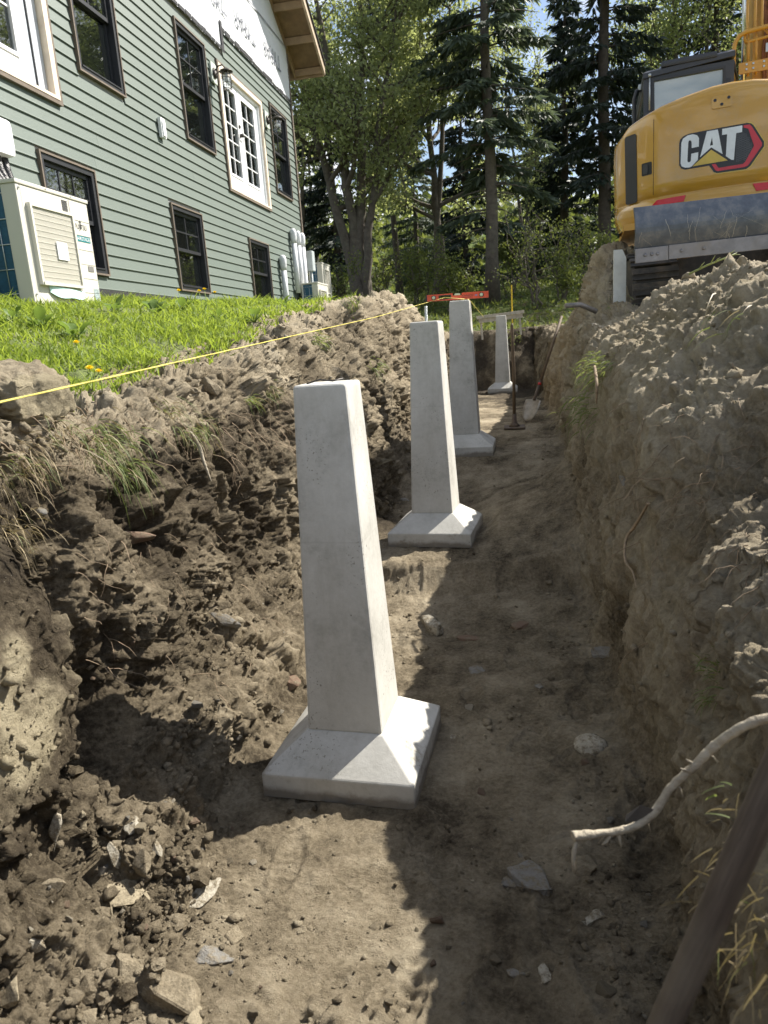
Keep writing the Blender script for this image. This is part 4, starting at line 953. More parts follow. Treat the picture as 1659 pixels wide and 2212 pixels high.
# tracks
for u0, nm in ((.06, 'l'), (1.52, 'r')):
    tr_ = empty('track', (u0, .38, -.43)); tr_.parent = ex
    R_, LN = .27, .95
    def tp_(s_):
        per = 2*LN+2*math.pi*R_; s_ %= per
        if s_ < LN: return (R_+s_, 0.0, 0)
        s_ -= LN
        if s_ < math.pi*R_: a_ = s_/R_; return (R_+LN+R_*math.sin(a_), R_-R_*math.cos(a_), a_)
        s_ -= math.pi*R_
        if s_ < LN: return (R_+LN-s_, 2*R_, math.pi)
        s_ -= LN; a_ = s_/R_; return (R_-R_*math.sin(a_), R_+R_*math.cos(a_), math.pi+a_)
    n = 28; per = 2*LN+2*math.pi*R_; me = MB().box((0, -.052, -.012), (.40, .052, .006)).box((0, -.012, -.03), (.40, .006, -.0121)).mesh('track_shoe')
    me.materials.append(RUB)
    for k in range(n):
        v_, w_, a_ = tp_(per*k/n); o = bpy.data.objects.new('track_shoe', me); COL.objects.link(o); o.parent = tr_; o.location = (0, v_, w_); o.rotation_euler = (a_, 0, 0)
    b = MB(); b.prism([(R_+ (R_-.03)*math.cos(q), R_+(R_-.03)*math.sin(q)) for q in np.linspace(math.pi/2, 1.5*math.pi, 14)]+[(R_+LN+(R_-.03)*math.cos(q), R_+(R_-.03)*math.sin(q)) for q in np.linspace(-math.pi/2, math.pi/2, 14)], 0, .04, .36); b.build('track_frame', RUB, tr_)
MB().box((.38, .8, -.15), (1.6, 2.2, .22)).build('car_body', RUB, ex)
b = MB(); b.lathe([(.0, .18), (.5, .18), (.5, .34), (0, .34)], (.99, 1.55, 0), 32); b.build('slew_ring', RUB, ex)
# upper body: plan outline swept over heights with a crowned top
def plan(s):
    """s 0..1 from the left flank round the tail to the right flank -> (u, v)"""
    key = [(.16, 2.3), (.0, 1.30), (.01, 1.10), (.08, .95), (.20, .84), (.33, .745), (.55, .68), (.8, .655), (1.0, .65), (1.2, .655), (1.45, .68), (1.67, .745), (1.80, .84), (1.88, .97), (1.925, 1.12), (1.94, 1.30), (1.94, 2.5)]
    k = np.array(key); d_ = np.concatenate([[0], np.cumsum(np.linalg.norm(np.diff(k, axis=0), axis=1))]); d_ /= d_[-1]
    return np.interp(s, d_, k[:, 0]), np.interp(s, d_, k[:, 1])
def smooth1(a, w):
    for _ in range(3): a[1:-1] = (a[:-2]+2*a[1:-1]+a[2:])/4
    return a
NS = 220; ss = np.linspace(0, 1, NS); pu, pv = plan(ss)
for _ in range(14): pu = smooth1(pu, 1); pv = smooth1(pv, 1)
def topw(u): return np.interp(np.minimum(u, 2-u), [.0, .05, .11, .224, .381, .6, .82, 1.0], [1.225, 1.25, 1.325, 1.365, 1.41, 1.45, 1.482, 1.49])
levels = [.40, .41, .50, .505, .605, .612, .632, .640, .75, .9, 1.0, 1.1]
def surf(u, w, off=0.0, left_half=True):
    """point on the tail surface at width u and height w, pushed out by off"""
    h_ = NS//2; us = pu[:h_+1] if u <= 1 else pu[h_:]; vs_ = pv[:h_+1] if u <= 1 else pv[h_:]; kk = vs_ < 1.12; us = us[kk]; vs_ = vs_[kk]
    o_ = np.argsort(us); v = float(np.interp(u, us[o_], vs_[o_])); e = .004
    v2 = float(np.interp(u+e, us[o_], vs_[o_])); v1 = float(np.interp(u-e, us[o_], vs_[o_])); sl = (v2-v1)/(2*e)
    nn_ = Vector((sl, -1, 0)).normalized(); v += lean(w)
    return Vector((u, v, w))+nn_*off
def lean(w): return .05*max(0, (w-1.0)/.45)**2+(.045 if w < .5 else 0)
V = []; 
tops = topw(pu)
for i in range(NS):
    nrm = np.array([np.gradient(pv)[i], -np.gradient(pu)[i]]); nrm /= np.linalg.norm(nrm)+1e-9
    nrm = -nrm if (nrm[1] > 0 and .2 < pu[i] < 1.8) else nrm
    inn = np.array([.99-pu[i], 1.7-pv[i]]); inn /= np.linalg.norm(inn)
    col = []
    for w in levels:
        off = .014 if .605 < w < .64 else 0.0
        dv = lean(w)
        col.append((pu[i]+inn[0]*(off+dv), pv[i]+inn[1]*(off+dv), w))
    t_ = tops[i]
    for f_, dr in ((.55, 0), (.80, .004), (.92, .014), (.98, .032), (1.0, .06), (1.005, .12), (1.01, .3), (1.012, .8)):
        w = 1.1+(t_-1.1)*min(f_, 1.0)+(max(0, f_-1)); col.append((pu[i]+inn[0]*(dr+lean(min(w, 1.45))), pv[i]+inn[1]*(dr+lean(min(w, 1.45))), w))
    V += col
ML = len(levels)+8; a = (np.arange(NS-1)[:, None]*ML+np.arange(ML-1)[None, :]).ravel()
me = np_mesh('counterweight', np.array(V), np.stack([a, a+ML, a+ML+1, a+1], 1), True); mesh_obj('counterweight', me, CATY, ex)
MB().box((.08, .86, .38), (1.92, 2.5, .44)).build('deck', CATY2, ex); MB().box((.35, 1.0, 1.30), (1.65, 2.3, 1.42)).build('hood', CATY2, ex)
def patch(name, poly, off, m_, thick=.004, parent=ex):
    """flat shape laid on the tail surface: polygon (u, w), triangulated and bent to the curve"""
    bm = bmesh.new(); f = bm.faces.new([bm.verts.new((u, w, 0)) for u, w in poly]); bmesh.ops.triangulate(bm, faces=[f], ngon_method='EAR_CLIP')
    for _ in range(2):
        le = [e for e in bm.edges if e.calc_length() > .10]
        if le: bmesh.ops.subdivide_edges(bm, edges=le, cuts=1); bmesh.ops.triangulate(bm, faces=bm.faces[:])
    bm.normal_update()
    if bm.faces and sum(q.normal.z for q in bm.faces) < 0: bmesh.ops.reverse_faces(bm, faces=bm.faces[:])
    r = bmesh.ops.extrude_face_region(bm, geom=bm.faces[:]); top_ = [g for g in r['geom'] if isinstance(g, bmesh.types.BMVert)]
    for g in top_: g.co.z = 1
    for v in bm.verts: v.co = surf(v.co.x, v.co.y, off if v.co.z > .5 else off-thick)
    bmesh.ops.recalc_face_normals(bm, faces=bm.faces[:])
    me = bpy.data.meshes.new(name); bm.to_mesh(me); bm.free(); return mesh_obj(name, me, m_, parent)
def rrect(u0, w0, u1, w1, r=.02, n=4):
    o_ = []
    for cx_, cy_, a0 in ((u1-r, w1-r, 0), (u0+r, w1-r, 90), (u0+r, w0+r, 180), (u1-r, w0+r, 270)):
        for k in range(n+1): a_ = rad(a0+90*k/n); o_.append((cx_+r*math.cos(a_), cy_+r*math.sin(a_)))
    return o_
patch('side_vent', rrect(.108, .62, .205, 1.225, .02), .006, mat('vent_mesh', (.03, .031, .034), .6, bump=.3, bscale=200))
hr = patch('latch_recess', rrect(.245, .835, .33, .945, .01), .003, BLKD); patch('latch', rrect(.262, .85, .300, .93, .008), .010, mat('latch_black', (.04, .04, .045), .4), .006, hr)
pl = patch('mounting_plate', rrect(.822, 1.275, .988, 1.378, .018), .006, CATY)
for u, w in ((.850, 1.345), (.960, 1.350), (.903, 1.303)): patch('bolt_hole', [(u+.013*math.cos(q), w+.013*math.sin(q)) for q in np.linspace(0, 2*math.pi, 13)[:-1]], .0085, BLKD, .003, pl)
patch('reflector', [(.315, .548), (.372, .600), (.613, .600), (.595, .548)], .005, REDR); patch('reflector', [(1.69, .548), (1.63, .600), (1.16, .612), (1.19, .548)], .005, REDR)
patch('door_gap', [(.338, .65), (.342, .65), (.352, 1.30), (.348, 1.30)], .0015, mat('panel_gap', (.10, .06, .02), .8), .002)
patch('warning_sticker', rrect(.098, .435, .148, .475, .004), .004, mat('yellow_sticker', (.62, .47, .02), .5, var=.5, nscale=70))
# logo plate: measured outline, letters, triangle and red hexagon edge
def L2(pts): return [(.5570+x*.000545, 1.1585-y*.000640+.0) for x, y in pts]
# local drawing units are the enlarged photograph's pixels, straightened
def S2(pts): return [(.556+(x-290)/1270*.695, 1.175-((y+ (x-290)*.158)-365)/760*.405) for x, y in pts]
def lay(pts): return [(.556+(x-290)/1260*.69, .752+(1060-(y+(x-290)*.155))/720*.357) for x, y in pts]
out_ = [(292, 470), (310, 400), (360, 350), (440, 318), (1300, 172), (1350, 180), (1385, 210), (1545, 480), (1545, 560), (1350, 880), (1290, 930), (860, 992), (815, 975), (740, 862), (380, 918), (325, 895), (292, 840)]
lg = patch('logo', lay(out_), .003, BLKD)
patch('logo_rim', lay([(1300, 160), (1360, 168), (1400, 205), (1562, 480), (1562, 562), (1365, 890), (1300, 944), (860, 1006), (805, 988), (815, 975), (860, 992), (1290, 930), (1350, 880), (1545, 560), (1545, 480), (1385, 210), (1350, 180), (1300, 172)]), .002, YLD, .001, lg)
patch('logo_letter', lay([(585, 540), (480, 560), (478, 460), (470, 435), (450, 428), (435, 440), (428, 470), (415, 770), (422, 792), (440, 797), (458, 788), (468, 765), (474, 655), (578, 633), (572, 760), (480, 868), (440, 885), (380, 885), (330, 860), (314, 810), (325, 470), (350, 395), (420, 345), (500, 330), (560, 350), (588, 400)]), .0050, WHD, .002, lg)
patch('logo_letter', lay([(605, 718), (703, 293), (865, 268), (938, 675), (770, 560)]), .0050, WHD, .002, lg)
patch('letter_hole', lay([(750, 532), (780, 395), (796, 523)]), .0060, BLKD, .0008, lg)
patch('logo_letter', lay([(928, 362), (930, 262), (1224, 212), (1220, 322), (1135, 337), (1107, 775), (1072, 775), (988, 710), (1003, 350)]), .0050, WHD, .002, lg)
patch('logo_triangle', lay([(492, 868), (770, 598), (1018, 782)]), .0055, YLD, .002, lg)
patch('logo_hexagon', lay([(1243, 250), (1243, 210), (1330, 200), (1360, 230), (1515, 500), (1515, 545), (1318, 868), (1270, 895), (870, 958), (835, 940), (780, 842), (838, 838), (880, 905), (1240, 845), (1275, 810), (1400, 545), (1310, 268)]), .0050, REDD, .002, lg)
b = MB()
for r_ in range(13):
    for c_ in range(7):
        x = 1160+c_*38; y = 350+r_*37+(18 if c_ % 2 else 0)
        if x > 1130+.0 and x < 1400-abs(y-560)*.42-18 and y < 800-(x-1130)*.1 and y > 345:
            hx = lay([(x+15*math.cos(q), y+16*math.sin(q)) for q in np.linspace(0, 2*math.pi, 7)[:-1]]); hi = lay([(x+20*math.cos(q), y+21*math.sin(q)) for q in np.linspace(0, 2*math.pi, 7)[:-1]])
            vs = [surf(u, w, .0042) for u, w in hi]+[surf(u, w, .0042) for u, w in hx]
            b.add(vs, [(i, (i+1) % 6, 6+(i+1) % 6, 6+i) for i in range(6)])
b.build('honeycomb_print', GRD, lg)['kind'] = 'stuff'
# cab
cabx = empty('cab', (0, 0, 0)); cabx.parent = ex
b = MB(); u0, u1, v0, v1, w0, w1 = .30, 1.10, 1.28, 2.6, .9, 1.86
for (uu, vv) in ((u0, v0), (u1-.09, v0), (u0, v1-.08), (u1-.09, v1-.08)): b.box((uu, vv, w0), (uu+.09, vv+.08, w1-.05))
b.box((u0+.09, v0, 1.755), (u1-.09, v0+.07, w1-.05)); b.box((u0, v0+.08, 1.72), (u0+.06, v1, w1-.05)); b.box((u1-.06, v0+.08, 1.72), (u1, v1, w1-.05)); b.box((u0, v0, .6), (u1, v1, 1.05))
b.box((u0, v1-.06, 1.74), (u1, v1, w1-.05))
b.build('cab_frame', CABM, cabx)
b = MB(); vs = []; 
for w_, i_ in ((w1-.055, .0), (w1-.01, .0), (w1+.01, .03)): vs += [(u0-.005+i_, v0-.02+i_, w_-.02), (u1+.005-i_, v0-.02+i_, w_+.03), (u1+.005-i_, v1+.02-i_, w_+.03), (u0-.005+i_, v1+.02-i_, w_-.02)]
b.add(vs, [(3, 2, 1, 0), (8, 9, 10, 11)]+[(r*4+i, r*4+(i+1) % 4, r*4+4+(i+1) % 4, r*4+4+i) for r in range(2) for i in range(4)]); b.box((.46, v0-.035, 1.850), (.95, v1-.2, 1.905), bev=.02); b.build('cab_roof', CABM, cabx)
CABG = glass_mat('cab_glass', (.30, .36, .38), .12, .35)
MB().box((u0+.091, v0+.012, 1.052), (u1-.091, v0+.018, 1.754)).build('rear_window', CABG, cabx)
MB().box((u0+.012, v0+.081, 1.052), (u0+.018, v1-.081, 1.719)).build('side_window', CABG, cabx); MB().box((u1-.018, v0+.081, 1.052), (u1-.012, v1-.081, 1.719)).build('side_window', CABG, cabx)
MB().box((u0+.091, v1-.04, 1.052), (u1-.091, v1-.034, 1.739)).build('front_window', CABG, cabx)
MB().box((.50, 1.75, .9), (.9, 1.9, 1.55), bev=.05).build('seat', mat('seat_cloth', (.03, .03, .033), .9), cabx)
b = MB(); ring(b, u0+.075, u1-.075, 1.035, 1.772, .022, 0, .008); b.xf(Matrix(((0, 1, 0, 0), (1, 0, 0, v0-.009), (0, 0, 1, 0), (0, 0, 0, 1)))); b.build('window_seal', BLACKF, cabx)
b = MB(); b.tube([(u0+.05, v0-.02, 1.5), (u0+.055, v0-.02, 1.80)], .008, 6); b.tube([(u0+.055, v0-.025, 1.79), (u0+.055, v0-.025, 1.815)], .014, 8); b.build('wiper', GALV, cabx)
b = MB(); b.tube([(u0+.02, 1.62, 1.80), (u0-.045, 1.60, 1.775), (u0-.07, 1.60, 1.70), (u0-.075, 1.60, 1.2), (u0-.085, 1.60, .62)], .022, 8); b.build('grab_rail', BLACKF, cabx)
MB().box((u0-.03, 1.58, 1.78), (u0+.02, 1.66, 1.83), bev=.005).build('hinge', GALV, cabx)
MB().box((1.03, v0-.004, 1.60), (1.07, v0+.0, 1.66), bev=.002).build('marker_lamp', BLKD, cabx)
b = MB(); b.tube([(1.13, 1.5, 1.85), (1.25, 1.9, 1.70)], .012, 6); b.tube([(1.13, 1.75, 1.80), (1.20, 1.75, 1.45)], .018, 8); b.build('cab_strut', BLACKF, cabx)
# boom and its rails
bo = empty('boom', (-.22, 0, 0)); bo.parent = ex
b = MB(); v0, v1 = 2.0, 2.3
b.box((1.60, v0, 1.25), (1.98, v1, 4.2)); b.build('boom_arm', CATY2, bo)
b = MB(); b.box((1.60, v0-.02, 1.25), (1.625, v0+.0, 4.2)); b.box((1.94, v0-.02, 1.25), (1.965, v0, 4.2)); b.build('boom_flange', CATY2, bo)
MB().tube([(1.52, 2.0, 1.3), (1.535, 2.0, 4.0)], .024, 14).build('cylinder_rod', mat('chrome_rod', (.7, .72, .75), .15, metal=1.0, var=.03), bo)
b = MB()
for u, r in ((1.70, .012), (1.735, .012), (1.715, .01)): b.tube([(u+.01*math.sin(k*1.7+u*50), v0-.035-.01*math.cos(k), 1.35+k*.14) for k in range(20)], r, 8)
b.build('hose', mat('orange_brown_hose', (.22, .085, .03), .6, var=.4, nscale=30), bo)
MB().tube([(1.76+.04*math.sin(k*.35), v0-.03, 1.5+k*.12) for k in range(12)], .006, 6).build('cable', BLACKF, bo)
YT = mat('yellow_tube', (.55, .285, .04), .4, var=.06)
b = MB()
for u, uw in ((1.53, 1.53), (1.60, 1.60), (1.66, 1.75), (1.78, 1.87), (1.86, 1.95)):
    b.tube([(uw, 1.80, 1.78), (uw, 1.80, 2.08), (u+.0, 1.84, 2.20), (u, 1.88, 2.28), (u+.02, 1.95, 4.1)], .0135, 8)
b.build('guard_bar', YT, bo)
b = MB(); b.tube([(1.395, 1.78, 1.45), (1.395, 1.78, 2.02), (1.405, 1.78, 2.09), (1.44, 1.78, 2.145), (1.50, 1.78, 2.17), (2.1, 1.78, 2.215)], .021, 10); b.tube([(1.50, 1.80, 2.085), (1.56, 1.80, 2.09), (2.1, 1.80, 2.13)], .014, 8); b.tube([(1.50, 1.80, 2.15), (1.495, 1.80, 2.12), (1.505, 1.80, 2.085)], .014, 8); b.build('hand_rail', YT, bo)
b = MB(); b.box((1.44, 1.76, 1.80), (1.70, 1.775, 1.90)); b.build('bracket', CATY2, bo)
b = MB()
for u in (1.50, 1.56, 1.655):
    for w in (1.825, 1.868): b.box((u, 1.752, w), (u+.018, 1.7595, w+.018), bev=.004)
b.build('bolt', GALV, bo)
MB().box((1.68, 1.774, 1.96), (1.74, 1.782, 2.04), bev=.004).build('latch_plate', GALV, bo)
# the whole upper structure is slewed a little to the right of the blade
_M = Matrix.Translation((.9, .65, 0)) @ Matrix.Rotation(rad(-10), 4, 'Z') @ Matrix.Translation((-.9, -.65, 0))
for o in list(ex.children):
    if o.name.split('.')[0] in ('dozer_blade', 'scratches', 'cutting_edge', 'blade_arm', 'track', 'car_body'): continue
    o.matrix_basis = _M @ o.matrix_basis
# white post beside the track
b = MB(); p0 = atd(1338, 640, 6.6)
b.prism([(-.055, 0), (.055, 0), (.055, .52), (.02, .60), (-.055, .60)], 1, -.02, .02)
b.xf(Matrix.Translation((float(p0[0]), float(p0[1]), 1.74)))
tag(b.build('white_board', mat('white_plastic', (.62, .64, .62), .5, dirt=(.4, .38, .33), damt=.4)), 'upright white plastic board standing left of the excavator track', 'board')
# ================================================================== TREES
BARK = mat('grey_brown_bark', (.105, .088, .070), .95, var=.35, nscale=9, bump=.8, bscale=18, dirt=(.15, .15, .11), dscale=3, damt=.5)
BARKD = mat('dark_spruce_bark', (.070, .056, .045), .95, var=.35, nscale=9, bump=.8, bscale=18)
LEAF_A = leaf_mat('spring_leaf', (.19, .225, .105), (.33, .365, .19), .6)
LEAF_B = leaf_mat('maple_leaf', (.195, .235, .10), (.335, .375, .18), .6)
LEAF_C = leaf_mat('undergrowth_leaf', (.075, .105, .03), (.17, .195, .055), .4)
NEED_A = leaf_mat('spruce_needles', (.058, .085, .060), (.12, .15, .105), .3)
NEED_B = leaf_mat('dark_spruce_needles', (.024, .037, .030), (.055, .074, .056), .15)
def kites(base, axis, wdir, length, width):
    """leaf-shaped quads; arrays (n,3),(n,3),(n,3),(n,),(n,)"""
    n = len(base); ax_ = axis/np.maximum(np.linalg.norm(axis, axis=1, keepdims=True), 1e-6)
    w = wdir-(wdir*ax_).sum(1, keepdims=True)*ax_; w /= np.maximum(np.linalg.norm(w, axis=1, keepdims=True), 1e-6)
    L_ = length[:, None]; W_ = width[:, None]*.5
    V = np.stack([base, base+ax_*L_*.45+w*W_, base+ax_*L_, base+ax_*L_*.45-w*W_], 1).reshape(-1, 3)
    return V, np.arange(4*n).reshape(n, 4)
def ground_z(x, y): return float(land_z(np.array([float(x)]), np.array([float(y)]))[0])
def tree_root(name, x, y, label, cat, group):
    return empty(name, (x, y, ground_z(x, y)-.1), label=label, cat=cat, group=group)
def spruce(px, y, h, rmax, label, dark=False, n_spray=13000, z0=.12, r0=.2, seed=1, x=None, bare=.0, lean=0.0):
    rng = np.random.default_rng(seed); x = float(aty(px, 640, y)[0]) if x is None else x
    t = tree_root('spruce_tree', x, y, label, 'spruce tree', 'trees at the edge of the wood')
    b = MB(); tz = np.linspace(0, h, 14)
    cx_ = lean*(tz/h)**1.3*h*.1; b.tube([(cx_[i]+.04*math.sin(i*1.3+seed), .03*math.cos(i), tz[i]) for i in range(14)], list(r0*(1-tz/h*.93)*(1+.35*np.exp(-tz/.5))), 10)
    bases = []; dirs = []; wd = []; ln = []; wi = []
    z = h*z0; brs = []
    while z < h*.985:
        f = z/h; Lb = rmax*(1-f)**.75*(.55+.6*min(1, (f-z0)/.15+.25))
        for k in range(int(rng.integers(3, 6))):
            a_ = rng.uniform(0, 6.283); l_ = Lb*rng.uniform(.55, 1.1)
            brs.append((z+rng.uniform(-.15, .15), a_, l_, f))
        z += (.34+.12*rng.random())*(1-.35*f)
    tot = sum(q[2] for q in brs)
    for (zb, a_, l_, f) in brs:
        d = np.array([math.cos(a_), math.sin(a_)]); droop = .28+.25*(1-f)
        def pt(u): return np.array([d[0]*l_*u, d[1]*l_*u, zb+l_*(.10*u-droop*u*u+.16*u**3)])
        if l_ > .5 and (zb < h*.8): b.tube([pt(q) for q in (0, .3, .65, .95)], [.030, .022, .014, .005], 4, cap=False)
        if rng.random() < bare*(1-f)*1.6: 
            continue
        m_ = max(3, int(1.45*n_spray*l_/tot)); u = rng.uniform(.12, 1.0, m_)**.8
        P_ = np.array([pt(q) for q in u]); side = rng.choice([-1, 1], m_)
        perp = np.stack([-d[1]*side, d[0]*side, np.zeros(m_)], 1)
        dr = perp*rng.uniform(.2, 1.0, (m_, 1))+np.array([d[0], d[1], 0])*rng.uniform(.1, .9, (m_, 1))+np.array([0, 0, -1])*rng.uniform(.1, 1.0, (m_, 1))
        off = perp*(rng.uniform(0, .32, (m_, 1))*(1.05-u[:, None])*l_*.6)
        bases.append(P_+off); dirs.append(dr); wd.append(rng.normal(0, 1, (m_, 3))); ln.append(rng.uniform(.18, .46, m_)); wi.append(rng.uniform(.045, .115, m_))
    b.build('trunk', BARKD if dark else BARK, t)
    V, Fq = kites(np.concatenate(bases), np.concatenate(dirs), np.concatenate(wd), np.concatenate(ln), np.concatenate(wi))
    mesh_obj('crown', np_mesh('crown', V, Fq, False), NEED_B if dark else NEED_A, t); return t
def broadleaf(px, y, stems, n_leaf, label, lm, seed, x=None, leaf=(.07, .15), spread=.5, grp='trees at the edge of the wood', r0=.17, nlimb=9, low=.35, name='broadleaf_tree', cat='broadleaf tree'):
    """stems: list of (dx, dy, height) ends of the main stems"""
    rng = np.random.default_rng(seed); x = float(aty(px, 640, y)[0]) if x is None else x
    t = tree_root(name, x, y, label, cat, grp); b = MB(); tips = []
    def grow(p, d, l_, r, depth):
        n = 4; pts = [p]; q = p.copy(); dd = d.copy()
        for k in range(n):
            dd = dd+rng.normal(0, .13, 3)+np.array([0, 0, .05]); dd /= np.linalg.norm(dd); q = q+dd*l_/n; pts.append(q.copy())
        b.tube(pts, list(np.linspace(r, r*.45, n+1)), 7 if depth == 0 else 4, cap=False)
        if depth >= 2 or l_ < .55: tips.extend(pts[1:]); return
        for k in range(4 if depth else 5):
            i = int(rng.integers(1, n+1)); nd_ = dd+rng.normal(0, .62, 3); nd_ /= np.linalg.norm(nd_)
            grow(pts[i], nd_, l_*rng.uniform(.42, .68), r*.42, depth+1)
        tips.append(pts[-1])
    for (dx, dy, hh) in stems:
        e = np.array([dx, dy, hh]); n = 12; s0 = rng.uniform(-.18, .18, 2); pts = []
        for k in range(n+1):
            u = k/n; pts.append(np.array([s0[0]*(1-u)+dx*u**1.25, s0[1]*(1-u)+dy*u**1.25, hh*u])+rng.normal(0, .05, 3)*np.array([1, 1, 0])*(k > 0))
        rr = r0*rng.uniform(.8, 1.1); b.tube(pts, [rr*(1-.85*k/n)*(1+.4*math.exp(-k*1.2)) for k in range(n+1)], 9)
        for q in range(nlimb):
            u = rng.uniform(low, 1.0); i = min(n-1, int(u*n)); a_ = rng.uniform(0, 6.283); d = np.array([math.cos(a_), math.sin(a_), rng.uniform(.1, .9)]); d /= np.linalg.norm(d)
            grow(pts[i], d, hh*rng.uniform(.16, .30)*(1.25-.6*u), rr*(1-.8*u)*.6+.012, 0)
        tips.append(pts[-1])
    b.build('trunk', BARK, t)
    tips = np.array(tips); ci = rng.integers(0, len(tips), n_leaf); cen = tips[ci]
    # leaves gather in clumps round the twigs, with a denser heart and loose edge
    P_ = cen+rng.normal(0, 1, (n_leaf, 3))*spread*np.array([.55, .55, .42])*rng.uniform(.3, 1.15, (n_leaf, 1))
    V, Fq = kites(P_, rng.normal(0, 1, (n_leaf, 3))+np.array([0, 0, -.35]), rng.normal(0, 1, (n_leaf, 3)), rng.uniform(leaf[0], leaf[1], n_leaf), rng.uniform(leaf[0]*.6, leaf[1]*.75, n_leaf))
    mesh_obj('crown', np_mesh('crown', V, Fq, False), lm, t); return t
broadleaf(790, 23, [(-2.4, .3, 9.5), (-1.0, -.5, 11), (.5, .5, 11.5), (1.7, .2, 9.5)], 36000, 'leafy tree with several leaning grey trunks right of the house corner', LEAF_A, 3, r0=.19, spread=.62)
broadleaf(950, 26, [(-.3, 0, 12.5), (.9, .4, 11)], 22000, 'slender leafy tree between the leaning trunks and the bare lower trunk of the spruce', LEAF_A, 5, r0=.14, spread=.6, low=.25)
spruce(1066, 23, 18.5, 2.5, 'tall spruce with a long bare trunk behind the yellow stake', False, 17000, .13, .21, 11, bare=.3)
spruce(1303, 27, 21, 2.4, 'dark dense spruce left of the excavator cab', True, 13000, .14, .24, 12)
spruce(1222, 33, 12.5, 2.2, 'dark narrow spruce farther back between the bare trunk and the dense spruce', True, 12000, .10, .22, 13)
broadleaf(1490, 30, [(-1.2, 0, 12), (.8, .5, 13), (2.4, 0, 11.5)], 30000, 'pale green maple rising behind the excavator cab', LEAF_B, 7, r0=.17, spread=.68)
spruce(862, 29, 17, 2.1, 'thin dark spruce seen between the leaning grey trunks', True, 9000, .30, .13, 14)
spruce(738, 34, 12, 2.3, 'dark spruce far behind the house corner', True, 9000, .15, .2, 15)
broadleaf(655, 33, [(-1, 0, 13), (1.2, 0, 12)], 13000, 'leafy tree rising directly behind the house roof edge', LEAF_A, 9, r0=.14, spread=.7)
broadleaf(1130, 36, [(-.8, 0, 11), (1.0, .5, 10)], 11000, 'far leafy tree seen through the gap right of the bare spruce trunk', LEAF_A, 17, r0=.12, spread=.75)
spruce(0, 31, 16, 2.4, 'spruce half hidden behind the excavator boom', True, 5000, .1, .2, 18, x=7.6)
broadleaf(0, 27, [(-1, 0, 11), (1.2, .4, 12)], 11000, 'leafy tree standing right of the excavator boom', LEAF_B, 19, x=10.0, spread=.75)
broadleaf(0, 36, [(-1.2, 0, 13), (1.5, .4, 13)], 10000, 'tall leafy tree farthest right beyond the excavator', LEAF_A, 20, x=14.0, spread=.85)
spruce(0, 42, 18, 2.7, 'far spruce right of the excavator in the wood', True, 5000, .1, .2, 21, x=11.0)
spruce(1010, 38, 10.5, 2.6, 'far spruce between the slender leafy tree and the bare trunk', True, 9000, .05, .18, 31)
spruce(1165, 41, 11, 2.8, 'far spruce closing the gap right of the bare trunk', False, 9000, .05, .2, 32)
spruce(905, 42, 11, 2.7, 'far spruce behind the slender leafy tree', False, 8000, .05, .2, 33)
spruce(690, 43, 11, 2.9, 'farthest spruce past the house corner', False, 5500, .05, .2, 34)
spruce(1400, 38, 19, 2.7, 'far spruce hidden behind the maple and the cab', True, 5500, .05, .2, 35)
# shrubs of the wood's edge
def shrub(px, y, h, label, seed, n_leaf=1600, lm=None, spread=.35):
    return broadleaf(px, y, [(random.Random(seed+k).uniform(-.8, .8), random.Random(seed+k+50).uniform(-.4, .4), h*random.Random(seed+k+90).uniform(.7, 1.0)) for k in range(5)], n_leaf, label, lm or LEAF_C, seed, leaf=(.045, .09), spread=spread, grp='shrubs along the wood edge', r0=.03, nlimb=4, low=.3, name='shrub', cat='shrub')
shrub(1155, 20.5, 3.0, 'thin nearly leafless shrub right of the bare spruce trunk', 41, 500, spread=.4)
shrub(1215, 21.5, 2.4, 'yellow green shrub behind the spoil heap right of the far trench end', 42, 2600)
shrub(985, 21, 1.9, 'low green shrub left of the bare spruce trunk', 43, 2600)
shrub(905, 22, 2.2, 'bushy green shrub behind the spirit level', 44, 2400)
shrub(735, 21, 2.0, 'sparse shrub beside the leaning trunks behind the heat pumps', 45, 1400)
shrub(1100, 24, 2.6, 'loose yellow green shrub behind the yellow stake', 46, 2400)
shrub(1265, 23, 2.6, 'leafy shrub under the dark dense spruce', 47, 2000)
shrub(830, 25, 2.5, 'shadowed shrub behind the leaning trunks', 48, 1600)
# far-off wood on the rising ground: one mass
rng = np.random.default_rng(77); n = 22000
fx = rng.uniform(-40, 45, n); fy = rng.uniform(44, 96, n); cl = rng.integers(0, 420, n); cxy = np.stack([rng.uniform(-40, 45, 420), rng.uniform(42, 96, 420)], 1); ch = rng.uniform(1.2, 5.5, 420)
fx = cxy[cl, 0]+rng.normal(0, 1.1, n); fy = cxy[cl, 1]+rng.normal(0, 1.1, n); fz = land_z(fx, fy)+ch[cl]*rng.uniform(.05, 1.0, n)
V, Fq = kites(np.stack([fx, fy, fz], 1), rng.normal(0, 1, (n, 3)), rng.normal(0, 1, (n, 3)), rng.uniform(.35, .9, n), rng.uniform(.3, .7, n))
o = mesh_obj('far_woodland', np_mesh('far_woodland', V, Fq, False), LEAF_C); tag(o, 'sunlit young woodland covering the slope far behind the trees', 'woodland', None, 'stuff')
